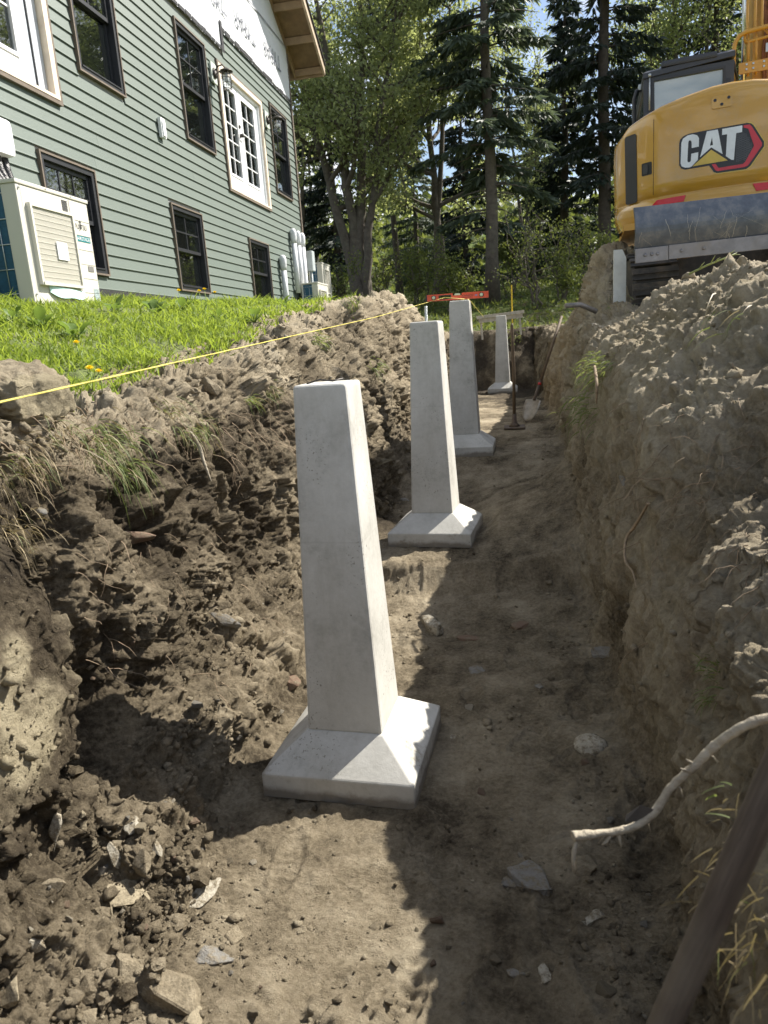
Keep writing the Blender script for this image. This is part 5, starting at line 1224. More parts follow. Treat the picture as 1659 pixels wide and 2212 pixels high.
# leaf litter and ground cover at the wood's edge
n = 26000; fx = rng.uniform(-12, 12, n); fy = 16.4+rng.random(n)**1.3*20; fz = land_z(fx, fy)
keep = ~((fx < -4.2) & (fy < 16.6)); fx, fy, fz = fx[keep], fy[keep], fz[keep]; n = len(fx)
pat = fbm(np.stack([fx*.6, fy*.6, fx*0], 1), 3, 12); hh = np.clip(.10+.5*pat, .03, .5)
V, Fq = kites(np.stack([fx, fy, fz+rng.uniform(0, 1, n)*hh*.6], 1), rng.normal(0, 1, (n, 3))+np.array([0, 0, .9]), rng.normal(0, 1, (n, 3)), rng.uniform(.06, .16, n)+hh*.2, rng.uniform(.02, .08, n))
o = mesh_obj('ground_cover', np_mesh('ground_cover', V, Fq, False), LEAF_C); tag(o, 'low green plants covering the ground at the edge of the wood', 'ground cover', None, 'stuff')
# ================================================================== GRASS, WEEDS, STONES, ROOTS
GRASS = leaf_mat('lawn_blade', (.125, .205, .028), (.30, .365, .07), .5)
GRASSD = leaf_mat('bank_grass', (.10, .15, .04), (.22, .25, .10), .4)
STRAW = leaf_mat('dry_straw', (.20, .155, .085), (.37, .30, .18), .2)
WEEDM = leaf_mat('dock_leaf', (.10, .17, .035), (.17, .24, .06), .45)
ROOTM = mat('pale_rootlet', (.27, .20, .13), .85, var=.4, nscale=30)
ROOTW = mat('weathered_root', (.345, .30, .225), .8, var=.22, nscale=22, bump=.6, bscale=45, dirt=(.16, .12, .08), dscale=12, damt=.7)
def blades(base, lean_, height, width, curl):
    """3-triangle grass blades"""
    n = len(base); d = lean_/np.maximum(np.linalg.norm(lean_, axis=1, keepdims=True), 1e-6)
    az = np.random.default_rng(5).uniform(0, 6.283, n); w = np.stack([np.cos(az), np.sin(az), np.zeros(n)], 1); w -= (w*d).sum(1, keepdims=True)*d
    w /= np.maximum(np.linalg.norm(w, axis=1, keepdims=True), 1e-6); w *= width[:, None]*.5
    h = height[:, None]; mid_ = base+d*h*.55; tip = base+d*h+curl
    V = np.stack([base-w, base+w, mid_+curl*.25-w*.8, mid_+curl*.25+w*.8, tip], 1).reshape(-1, 3)
    i = np.arange(n)[:, None]*5; Fq = np.concatenate([i+[0, 1, 2], i+[1, 3, 2], i+[2, 3, 4]], 0); return V, Fq
rng = np.random.default_rng(21)
TPg = TP.reshape(NY, NU, 3)
iu = int(np.searchsorted(up, 2.0))
nb = 95000
yy = 1.4*np.exp(rng.uniform(0, math.log(16.6/1.4), nb)); jj = np.clip(np.searchsorted(YS, yy), 1, NY-1)
uu = rng.uniform(0.0, 2.02, nb); uu = np.where(rng.random(nb) < .07, 2.0+np.abs(rng.normal(0, .16, nb)), uu); ku = np.clip(np.searchsorted(up, uu), 0, iu+26)
base = TPg[jj, ku]+np.stack([rng.normal(0, .012, nb), rng.normal(0, .01, nb), np.full(nb, -.004)], 1)
patch_n = fbm(np.stack([base[:, 0]*1.6, base[:, 1]*1.2, base[:, 0]*0], 1), 3, 33)
dist = np.linalg.norm(base-np.array([0, 0, H]), axis=1)
hgt = .80*np.clip(.055+.075*np.clip(patch_n+.3, 0, 1)+.10*sstep(-3.6, -4.35, base[:, 0])*rng.random(nb)+rng.exponential(.018, nb), .03, .30)*rng.uniform(.55, 1.15, nb)
keep = (rng.random(nb) < np.clip(.68+1.7*patch_n, .12, 1)) & (base[:, 0] > -4.36); base = base[keep]; hgt = hgt[keep]; dist = dist[keep]; n = len(base)
ln_ = np.stack([rng.normal(0, .38, n), rng.normal(0, .38, n), np.ones(n)], 1); cu = np.stack([rng.normal(0, .4, n), rng.normal(0, .4, n), -rng.random(n)*.3], 1)*hgt[:, None]
V, Fq = blades(base, ln_, hgt, .0035+.0013*dist, cu)
o = mesh_obj('lawn_grass', np_mesh('lawn_grass', V, Fq, False), GRASS); tag(o, 'bright green uncut lawn grass between the house and the trench', 'grass', None, 'stuff')

def leaf_sheet(b, root, d, up_, L_, W_, seed):
    """broad wavy leaf with a folded midrib"""
    r_ = random.Random(seed); d = d.normalized(); s = d.cross(up_).normalized(); u2 = s.cross(d).normalized(); n = 8; vs = []
    for i in range(n+1):
        u = i/n; w = W_*math.sin(math.pi*min(1, u*.9+.08))**.75*(1 if i < n else 0.05); z = L_*(.28*u-.42*u*u)
        for k in (-2, -1, 0, 1, 2):
            q = k/2; vs.append(root+d*L_*u+s*(w*q)+u2*(z+.16*w*abs(q)+.07*W_*math.sin(u*11+q*4+seed)*(abs(q))))
    b.add(vs, [(i*5+k, i*5+k+1, i*5+5+k+1, i*5+5+k) for i in range(n) for k in range(4)], smooth=True)
weed_spots = [(95, 705, 'big crumpled dock plant in front of the cream heat pump'), (170, 728, 'dock plant with pale leaves right of the crumpled one'), (250, 668, 'tall dock plant at the right corner of the cream heat pump'), (330, 672, 'dock plant against the black foundation strip'),
              (395, 668, 'leafy dock plant under the middle basement window'), (470, 690, 'dock plant on the lawn near the spoil edge'), (545, 690, 'pale dock plant by a clod on the lawn edge'), (610, 655, 'small dock plant under the far basement window'), (35, 690, 'dock plant at the left corner of the steel plinth')]
for k, (px, py, lb) in enumerate(weed_spots):
    p, nn_, dep, i = pick(px, py, 8); r_ = random.Random(k+60)
    t = empty('broadleaf_weed', p, label=lb, cat='weed', group='dock plants in the lawn'); nl = 9 if k < 4 else 7
    for q in range(nl):
        a_ = 6.283*q/nl+r_.uniform(-.3, .3); el = r_.uniform(.25, 1.1); b = MB(); L_ = r_.uniform(.045, .095)*(1.15 if k < 5 else .8)
        d = Vector((math.cos(a_)*math.cos(el), math.sin(a_)*math.cos(el), math.sin(el)))
        st_ = Vector((0, 0, 0))+d*.06
        b.tube([(0, 0, -.01), d*.03, st_], .004, 5); leaf_sheet(b, st_, d, Vector((0, 0, 1)), L_, L_*r_.uniform(.30, .42), k*9+q); b.build('leaf', WEEDM, t)
FLOW = mat('dandelion_yellow', (.88, .68, .03), .7, var=.12, nscale=60); STEM = mat('flower_stem', (.20, .28, .07), .6)
fl = [(165, 763, .021, 'lone orange yellow dandelion in the lawn above the string'), (203, 828, .024, 'large dandelion behind the yellow string at the lawn edge'), (214, 832, .020, 'dandelion touching the larger one behind the yellow string'),
      (390, 655, .025, 'dandelion in the tall grass left of the middle basement window'), (440, 655, .022, 'first of two dandelions under the middle basement window'), (452, 648, .022, 'second of two dandelions under the middle basement window'), (470, 660, .02, 'dandelion right of the pair under the middle basement window')]
for k, (px, py, r, lb) in enumerate(fl):
    p, nn_, dep, i = pick(px, py+.08*1534/4.6*(.5 if k > 2 else .35), 8); t = empty('dandelion', p, label=lb, cat='dandelion', group='dandelions in the lawn'); h = .09 if k < 3 else .17
    MB().tube([(0, 0, -.01), (.004, .0, h*.5), (0, -.004, h)], .0025, 5).build('stem', STEM, t)
    b = MB(); rr = random.Random(k)
    for q in range(46):
        a_ = q*2.4; el = .15+1.3*(q/46); d = Vector((math.cos(a_)*math.cos(el), math.sin(a_)*math.cos(el), math.sin(el)*.75)); s = d.cross(Vector((0, 0, 1))).normalized()*r*.12
        c0 = Vector((0, 0, h)); b.add([c0+d*r*.15-s*.5, c0+d*r*.15+s*.5, c0+d*r+s, c0+d*r*1.05, c0+d*r-s], [(0, 1, 2, 3, 4)])
    b.build('flower_head', FLOW, t)

def ribbons(name, specs, m_, kind=None):
    """specs: (root, dir, length, width, droop, seed) -> arching ribbons in one mesh"""
    V = []; Fq = []
    for (r0_, d0, L_, W_, dr, sd_) in specs:
        r_ = random.Random(sd_); d = Vector(d0).normalized(); p = Vector(r0_); b0 = len(V); n = 5
        s = d.cross(Vector((r_.uniform(-1, 1), r_.uniform(-1, 1), .3))).normalized()
        for i in range(n+1):
            w = W_*(1-(i/n)**1.6)*.5+.0003; V += [p-s*w, p+s*w]
            d = (d+Vector((r_.uniform(-.12, .12), r_.uniform(-.12, .12), -dr/n))).normalized(); p = p+d*(L_/n)
            if i < n: Fq.append((b0+2*i, b0+2*i+1, b0+2*i+3, b0+2*i+2))
    return np_mesh(name, np.array([v[:] for v in V]), np.array(Fq), True)
def tuft(px, py, n, L_, W_, out, droop, label, m_=GRASSD, spread=.05, seed=0, straw=.3, r=7, name='grass_tuft', grp='grass tufts on the trench banks', cat='grass tuft', dep=None):
    p, nn_, dp, i = pick(px, py, r); r_ = random.Random(seed*77+5)
    if dep is not None: p = Vector([float(q) for q in atd(px, py, dep)])
    t = empty(name, p, label=label, cat=cat, group=grp)
    def mk(k_):
        sp_ = []
        for q in range(k_):
            o_ = Vector((r_.gauss(0, spread*.6), r_.gauss(0, spread), r_.gauss(0, spread*.5)))
            d = Vector(out)+Vector((r_.gauss(0, .35), r_.gauss(0, .4), r_.gauss(0, .35)))
            sp_.append((o_, d, L_*r_.uniform(.45, 1.1), W_*r_.uniform(.6, 1.3), droop*r_.uniform(.6, 1.4), r_.random()))
        return sp_
    g = int(n*(1-straw))
    if g: mesh_obj('green_blades', ribbons('green_blades', mk(g), m_), m_, t)['kind'] = 'stuff'
    if n-g: mesh_obj('dry_blades', ribbons('dry_blades', mk(n-g), STRAW), STRAW, t)['kind'] = 'stuff'
    return t
O_ = (.8, -.1, .15)
tuft(215, 960, 190, .19, .0034, O_, 2.6, 'long green grass hanging over the lip of the near left bank', spread=.085, seed=1, straw=.25)
tuft(265, 1010, 60, .22, .0042, O_, 3.0, 'longest drooping blades right below the hanging grass on the left bank', spread=.05, seed=2, straw=.1)
tuft(425, 930, 110, .12, .0032, O_, 2.8, 'green tuft hanging in the hollow of the left bank near the first pier', spread=.06, seed=3, straw=.35)
tuft(370, 880, 110, .11, .0028, O_, 2.4, 'half dry tuft on the crest of the left bank above the hollow', spread=.07, seed=4, straw=.6)
tuft(30, 1010, 170, .13, .0022, O_, 2.2, 'straw coloured sod at the left edge of the photo above the dark gap', spread=.08, seed=5, straw=.85)
tuft(20, 1150, 120, .11, .002, O_, 2.0, 'dry straw lying on the sandy buttress at the left edge', spread=.07, seed=6, straw=.95)
tuft(590, 850, 70, .10, .0034, O_, 2.0, 'small green tuft left of the top of the first pier', spread=.05, seed=7, straw=.3)
tuft(545, 860, 30, .13, .005, O_, 1.6, 'few broad blades on the bank halfway to the first pier', spread=.03, seed=8, straw=.1)
tuft(120, 930, 80, .10, .0026, O_, 2.4, 'sparse dry tuft below the sandy clod on the left bank', spread=.06, seed=9, straw=.7)
tuft(690, 735, 60, .12, .006, O_, 1.2, 'green tuft beside the string high on the left spoil heap', spread=.06, seed=10, straw=.2)
tuft(820, 790, 40, .16, .008, O_, 2.0, 'wilted leaves in a hollow of the left spoil heap', spread=.07, seed=11, straw=.2)
tuft(1290, 790, 170, .13, .006, (-.8, -.2, .2), 2.0, 'upper green strip of grass growing down the right wall', spread=.10, seed=12, straw=.1)
tuft(1262, 880, 170, .13, .006, (-.8, -.2, .2), 2.2, 'lower green patch of grass on the right wall', spread=.11, seed=13, straw=.1)
tuft(1545, 1455, 60, .05, .0028, (-.6, -.1, .6), 1.2, 'bright sunlit tuft on the near ledge of the right bank', spread=.03, seed=14, straw=.35)
tuft(1530, 1510, 40, .05, .003, (-.7, -.1, .2), 1.8, 'shaded grass just below the sunlit tuft on the right ledge', spread=.03, seed=15, straw=.2)
tuft(1590, 690, 16, .20, .005, (-.7, -.5, .1), 1.4, 'long pale blades lying on the top of the right spoil heap', spread=.07, seed=16, straw=.4)
tuft(1340, 668, 40, .12, .005, (-.3, -.3, .6), 1.0, 'dry grass on the low saddle of the right bank near the pipe', spread=.12, seed=17, straw=.6)
tuft(765, 660, 40, .16, .008, (.2, -.2, 1), .8, 'weed sprouting on top of the left spoil heap before the heat pump', spread=.06, seed=18, straw=.1)
tuft(1070, 690, 90, .16, .012, (.1, -.6, .8), 1.2, 'grass fringe on the far end of the trench beside the last pier', spread=.2, seed=19, straw=.1, r=10)
# close to the camera on the right
tuft(1648, 1880, 70, .05, .0012, (-.55, .0, -.2), .9, 'blurred straw hanging beside the wooden pole at the right edge', spread=.05, seed=20, straw=.85, grp='foreground grass at the right edge')
tuft(1606, 1790, 16, .03, .002, (-.6, -.1, .1), .7, 'blurred green sprig behind the pole at the right edge', spread=.03, seed=21, straw=.2, grp='foreground grass at the right edge')
tuft(1650, 2040, 70, .07, .0013, (-.35, -.1, -.5), .7, 'blurred straw stalks low at the right edge under the pole', spread=.05, seed=22, straw=.9, grp='foreground grass at the right edge')

# rootlets hanging from the sod and out of the right wall
def rootlets(name, zone, n, Lr, label, seed, d0, thick=(.0006, .0018)):
    r_ = random.Random(seed); b = MB()
    for k in range(n):
        px, py = zone(r_); p, nn_, dp, i = pick(px, py, 6); d = Vector(d0)+Vector((r_.gauss(0, .5), r_.gauss(0, .5), r_.gauss(0, .5))); d.normalize()
        L_ = r_.uniform(*Lr); m_ = 6; pts = [p-d*.02]
        for q in range(m_): d = (d+Vector((r_.gauss(0, .28), r_.gauss(0, .28), -.25+r_.gauss(0, .2)))).normalized(); pts.append(pts[-1]+d*L_/m_)
        r0_ = r_.uniform(*thick)*(1+.12*dp); b.tube(pts, [r0_*(1-.7*q/m_) for q in range(m_+1)], 3, cap=False)
    o = b.build(name, ROOTM); tag(o, label, 'roots', None, 'stuff'); return o
rootlets('rootlets', lambda r_: (r_.uniform(0, 640), 960+r_.gauss(0, 45)-.06*r_.uniform(0, 640)), 260, (.06, .22), 'fine hanging rootlets under the sod along the left bank', 3, (.7, -.1, -.3))
rootlets('rootlets', lambda r_: (r_.uniform(1340, 1650), r_.gauss(1080, 150)), 110, (.06, .26), 'thin pale rootlets sticking out of the right wall', 4, (-.8, -.3, -.1))
rootlets('rootlets', lambda r_: (r_.uniform(150, 640), r_.uniform(1150, 1500)), 70, (.05, .20), 'scattered rootlets in the broken soil behind the first pier', 6, (.7, -.2, -.2))
def root_thing(pts, r, label, m_=ROOTW, name='root', cat='root'):
    b = MB(); P_ = [Vector([float(q) for q in p]) for p in pts]
    fine_ = []
    for i in range(len(P_)-1):
        p0_, p1_, p2_, p3_ = P_[max(i-1, 0)], P_[i], P_[i+1], P_[min(i+2, len(P_)-1)]
        for k in range(8):
            t_ = k/8; fine_.append(.5*((2*p1_)+(p2_-p0_)*t_+(2*p0_-5*p1_+4*p2_-p3_)*t_*t_+(3*p1_-p0_-3*p2_+p3_)*t_**3)+Vector((random.gauss(0, .0004), random.gauss(0, .0004), random.gauss(0, .0004))))
    fine_.append(P_[-1]); n = len(fine_); rr = np.interp(np.linspace(0, 1, n), np.linspace(0, 1, len(r)), r)*(1+.22*fbm(np.stack([np.arange(n)*.17, np.arange(n)*0+len(label), np.arange(n)*0], 1), 3, 4))
    c0 = P_[0].copy(); b.tube([p-c0 for p in fine_], list(rr), 9); o = b.build(name, m_); o.location = c0; return tag(o, label, cat)
random.seed(5)
def wallpts(L_, out):
    q = []
    for (px, py) in L_:
        p, nn_, dp, i = pick(px, py, 6); q.append(p+Vector(out))
    return q
root_thing(wallpts([(1415, 1085), (1385, 1130), (1362, 1165), (1362, 1205), (1378, 1235), (1385, 1262)], (-.03, -.02, 0)), [.005, .006, .0065, .006, .004, .001], 'brown root curling down the face of the right wall', ROOTM)
root_thing(wallpts([(1300, 785), (1303, 830), (1300, 870)], (-.05, -.05, 0)), [.008, .010, .003], 'stub of brown root hanging by the green strip on the right wall', ROOTM)
root_thing(wallpts([(408, 930), (425, 960), (440, 1000), (455, 1040)], (.03, -.03, 0)), [.008, .010, .008, .003], 'pale stripped root on the left bank beside the hanging grass')
# pale broken root reaching across the right foreground
rp = [atd(1236, 1806, 1.05), atd(1300, 1800, 1.05), atd(1362, 1788, 1.05), atd(1410, 1758, 1.05), atd(1450, 1700, 1.05), atd(1500, 1655, 1.04), atd(1545, 1610, 1.03), atd(1600, 1572, 1.01), atd(1665, 1550, 1.0), atd(1800, 1540, .98)]
main = root_thing(rp, [.0080, .0056, .0056, .0062, .0060, .0064, .0072, .0070, .0074, .0080], 'pale broken root reaching out of the right bank in the foreground')
def twig(pts, r, name='rootlet'):
    P_ = [Vector([float(q) for q in p])-main.location for p in pts]; MB().tube(P_, r, 6).build(name, ROOTW, main)
twig([atd(1246, 1815, 1.05), atd(1240, 1840, 1.05), atd(1238, 1862, 1.05), atd(1243, 1890, 1.05)], [.002, .004, .003, .0006])
twig([atd(1322, 1800, 1.05), atd(1310, 1818, 1.05), atd(1300, 1826, 1.05)], [.003, .0025, .001]); twig([atd(1336, 1800, 1.05), atd(1342, 1830, 1.05)], [.003, .001])
twig([atd(1500, 1652, 1.04), atd(1482, 1640, 1.04)], [.003, .001]); twig([atd(1488, 1668, 1.04), atd(1470, 1660, 1.04)], [.003, .001])
rr_ = random.Random(17)
for k in range(7):
    u_ = rr_.uniform(.02, .98)*(len(rp)-2); i_ = int(u_); p_ = np.array(rp[i_])*(1-u_+i_)+np.array(rp[i_+1])*(u_-i_); e_ = p_+np.array([rr_.gauss(0, .010), rr_.gauss(0, .006), rr_.gauss(-.008, .010)]); twig([p_, (p_+e_)/2+.002, e_], [.0011, .0008, .0003])
b = MB(); q = [Vector([float(v) for v in p])-main.location for p in (atd(1420, 1752, 1.045), atd(1385, 1738, 1.05), atd(1352, 1760, 1.055), atd(1350, 1775, 1.05), atd(1380, 1775, 1.05))]
b.add(q, [(0, 1, 2, 3, 4)]); b.build('bark_flake', mat('dark_bark_flake', (.06, .05, .04), .9), main)
def pole_mat():
    ma, nt, out = new_mat('dark_weathered_wood'); co_ = nd(nt, 'ShaderNodeTexCoord').outputs['Object']
    rot = dv_.rotation_difference(Vector((0, 0, 1))).to_euler()
    mp_ = nd(nt, 'ShaderNodeMapping', {0: co_, 2: tuple(rot)}).outputs[0]
    mp_ = nd(nt, 'ShaderNodeMapping', {0: mp_, 3: (1, 1, .06)}).outputs[0]
    n1 = nd(nt, 'ShaderNodeTexNoise', {'Vector': mp_, 'Scale': 130.0, 'Detail': 7.0, 'Roughness': .7}).outputs[0]
    n2 = nd(nt, 'ShaderNodeTexNoise', {'Vector': co_, 'Scale': 9.0, 'Detail': 6.0}).outputs[0]
    c = ramp(nt, n1, [(.3, (.030, .022, .016)), (.52, (.068, .049, .036)), (.75, (.125, .096, .072))])
    c = nd(nt, 'ShaderNodeMixRGB', {0: ramp(nt, n2, [(.5, (0,)*3), (.72, (.6,)*3)]), 1: c, 2: (.14, .115, .085, 1)}).outputs[0]
    b_ = nd(nt, 'ShaderNodeBump', {'Height': n1, 'Strength': .5, 'Distance': .003})
    p_ = nd(nt, 'ShaderNodeBsdfPrincipled', {'Base Color': c, 'Roughness': .62, 'Normal': b_.outputs[0]}); nt.links.new(p_.outputs[0], out.inputs[0]); return ma
# wooden pole leaning in the lower right corner
a_ = Vector([float(q) for q in atd(1436, 2212, .72)]); c_ = Vector([float(q) for q in atd(1690, 1640, .655)]); dv_ = (c_-a_).normalized()
b = MB(); L0 = a_-dv_*.95; L1 = c_+dv_*.30
b.tube([L0-L0, (a_-L0)*.5, a_-L0, c_-L0, L1-L0], [.0152, .0154, .0152, .0150, .0146], 18); o = b.build('wooden_pole', pole_mat() if True else mat('dark_weathered_wood', (.105, .066, .042), .6, var=.4, nscale=18, bump=.3, bscale=50, dirt=(.06, .042, .03), dscale=8, damt=.8)); o.location = L0
tag(o, 'dark round wooden tool handle leaning in the lower right foreground', 'tool handle')
# broken green twig lying on the right spoil heap
t0 = Vector([float(q) for q in aty(1488, 592, 4.4)]); tw = [Vector([float(q) for q in aty(px, py, 4.4)])-t0 for px, py in ((1488, 592), (1530, 572), (1570, 556), (1592, 546))]
b = MB(); b.tube(tw, [.007, .006, .005, .002], 6)
for k, (px, py, qx, qy) in enumerate(((1510, 582, 1522, 566), (1528, 573, 1540, 568), (1545, 566, 1556, 556), (1560, 560, 1590, 560), (1570, 556, 1588, 540), (1578, 552, 1600, 550), (1535, 570, 1545, 552))):
    p = Vector([float(q) for q in aty(px, py, 4.4)])-t0; e = Vector([float(q) for q in aty(qx, qy, 4.36)])-t0; b.tube([p, (p+e)/2+Vector((0, 0, .003)), e], [.004, .003, .001], 5)
o = b.build('green_twig', mat('green_twig_bark', (.27, .30, .10), .6)); o.location = t0; tag(o, 'broken green twig lying on top of the right spoil heap below the blade', 'twig')

# ------------------------------------------------------------------ stones
def stone_mat(name, c, dirt, damt, sc=6):
    return mat(name, c, .82, var=.25, nscale=9, bump=.5, bscale=70, dirt=dirt, dscale=sc, damt=damt)
def stone_mat2(name, c, soil, lo, hi):
    ma, nt, out = new_mat(name); co_ = nd(nt, 'ShaderNodeTexCoord').outputs['Object']
    loc_ = nd(nt, 'ShaderNodeObjectInfo').outputs['Location']; v_ = nd(nt, 'ShaderNodeVectorMath', {0: co_, 1: loc_}, operation='ADD').outputs[0]
    n1 = nd(nt, 'ShaderNodeTexNoise', {'Vector': v_, 'Scale': 14.0, 'Detail': 8.0, 'Roughness': .7}).outputs[0]; n2 = nd(nt, 'ShaderNodeTexNoise', {'Vector': v_, 'Scale': 30.0, 'Detail': 9.0, 'Roughness': .75}).outputs[0]
    n3 = nd(nt, 'ShaderNodeTexNoise', {'Vector': v_, 'Scale': 130.0, 'Detail': 6.0, 'Roughness': .7}).outputs[0]
    cc = ramp(nt, n1, [(.3, tuple(x*.72 for x in c)), (.7, tuple(x*1.15 for x in c))])
    sc_ = ramp(nt, n3, [(.3, tuple(x*.6 for x in soil)), (.7, tuple(x*1.35 for x in soil))])
    f_ = ramp(nt, n2, [(lo, (0,)*3), (hi, (1,)*3)]); cc = nd(nt, 'ShaderNodeMixRGB', {0: f_, 1: cc, 2: sc_}).outputs[0]
    hgt_ = nd(nt, 'ShaderNodeMath', {0: n3, 1: nd(nt, 'ShaderNodeMath', {0: n2, 1: 1.5}, operation='MULTIPLY').outputs[0]}, operation='ADD').outputs[0]
    b_ = nd(nt, 'ShaderNodeBump', {'Height': hgt_, 'Strength': .8, 'Distance': .008}); p_ = nd(nt, 'ShaderNodeBsdfPrincipled', {'Base Color': cc, 'Roughness': .88, 'Specular IOR Level': .25, 'Normal': b_.outputs[0]})
    nt.links.new(p_.outputs[0], out.inputs[0]); return ma
SOILC = (.19, .158, .108)
ST = {'buff': stone_mat2('buff_stone', (.34, .29, .20), SOILC, .46, .60), 'white': stone_mat2('white_stone', (.42, .385, .31), SOILC, .46, .58), 'grey': stone_mat2('grey_stone', (.23, .22, .20), SOILC, .46, .60),
      'brown': stone_mat2('brown_stone', (.20, .135, .095), SOILC, .48, .62), 'soil': stone_mat2('soil_coated_stone', (.30, .255, .18), SOILC, .34, .50)}
def rock_mesh(sx, sy, sz, seed, kind='slab'):
    r_ = random.Random(seed); bm = bmesh.new()
    if kind == 'cobble': bmesh.ops.create_icosphere(bm, subdivisions=3, radius=1)
    else:
        for k in range(15 if kind == 'slab' else 13):
            if kind == 'slab': a_ = r_.uniform(0, 6.283); q = r_.uniform(.72, 1.0); bm.verts.new((math.cos(a_)*q, math.sin(a_)*q, r_.choice([-1, 1])*r_.uniform(.6, 1)))
            else: v = Vector((r_.uniform(-1, 1), r_.uniform(-1, 1), r_.uniform(-1, 1))); v = v/max(abs(v.x), abs(v.y), abs(v.z))**.7; bm.verts.new(v*.9)
        h_ = bmesh.ops.convex_hull(bm, input=bm.verts[:])
        bmesh.ops.delete(bm, geom=list({g for g in h_['geom_interior']+h_['geom_unused'] if isinstance(g, bmesh.types.BMVert)}), context='VERTS')
        bmesh.ops.bevel(bm, geom=bm.edges[:], offset=.07, segments=1, affect='EDGES')
        bmesh.ops.triangulate(bm, faces=bm.faces[:]); bmesh.ops.subdivide_edges(bm, edges=[e for e in bm.edges if e.calc_length() > .25], cuts=1, use_grid_fill=True); bmesh.ops.triangulate(bm, faces=bm.faces[:])
    co = np.array([v.co[:] for v in bm.verts], np.float32); nz_ = fbm(co*1.6+seed*3.1, 4, seed)*(.16 if kind == 'cobble' else .13)
    for v, q in zip(bm.verts, nz_): v.co = v.co*(1+float(q)); v.co = Vector((v.co.x*sx, v.co.y*sy, v.co.z*sz))
    me = bpy.data.meshes.new('rock'); bm.to_mesh(me); bm.free()
    me.polygons.foreach_set('use_smooth', [kind == 'cobble']*len(me.polygons)); return me
def rock(px, py, wpx, hpx, kind, col, label, seed, thick=.35, tilt=None, sink=.62, group=None, name='rock', cat='rock'):
    """lies where the ground is seen at (px,py); wpx, hpx its apparent size"""
    p, nn_, dp, i = pick(px, py, 6); sx = wpx*dp/F_PX/2; sy = hpx*dp/F_PX/2*(1.55 if tilt is None else 1.0)
    sz = min(sx, sy)*thick if kind == 'slab' else min(sx, sy)*max(.55, thick)
    o = mesh_obj(name, rock_mesh(sx, sy, sz, seed, kind), ST[col]); r_ = random.Random(seed)
    if tilt is None:
        up_ = (nn_*.6+Vector((0, 0, .7))).normalized(); o.rotation_euler = up_.to_track_quat('Z', 'Y').to_euler(); o.location = p+up_*(sz*(1-2*sink))
    else:
        o.rotation_euler = tilt; o.location = p+nn_*(min(sx, sy, sz)*.3)
    o.rotation_euler.rotate_axis('Z', r_.uniform(-.35, .35)) if tilt is None else None
    return tag(o, label, cat, group)
UPR = lambda a_, l_=0.0: (rad(78), rad(l_), rad(a_))
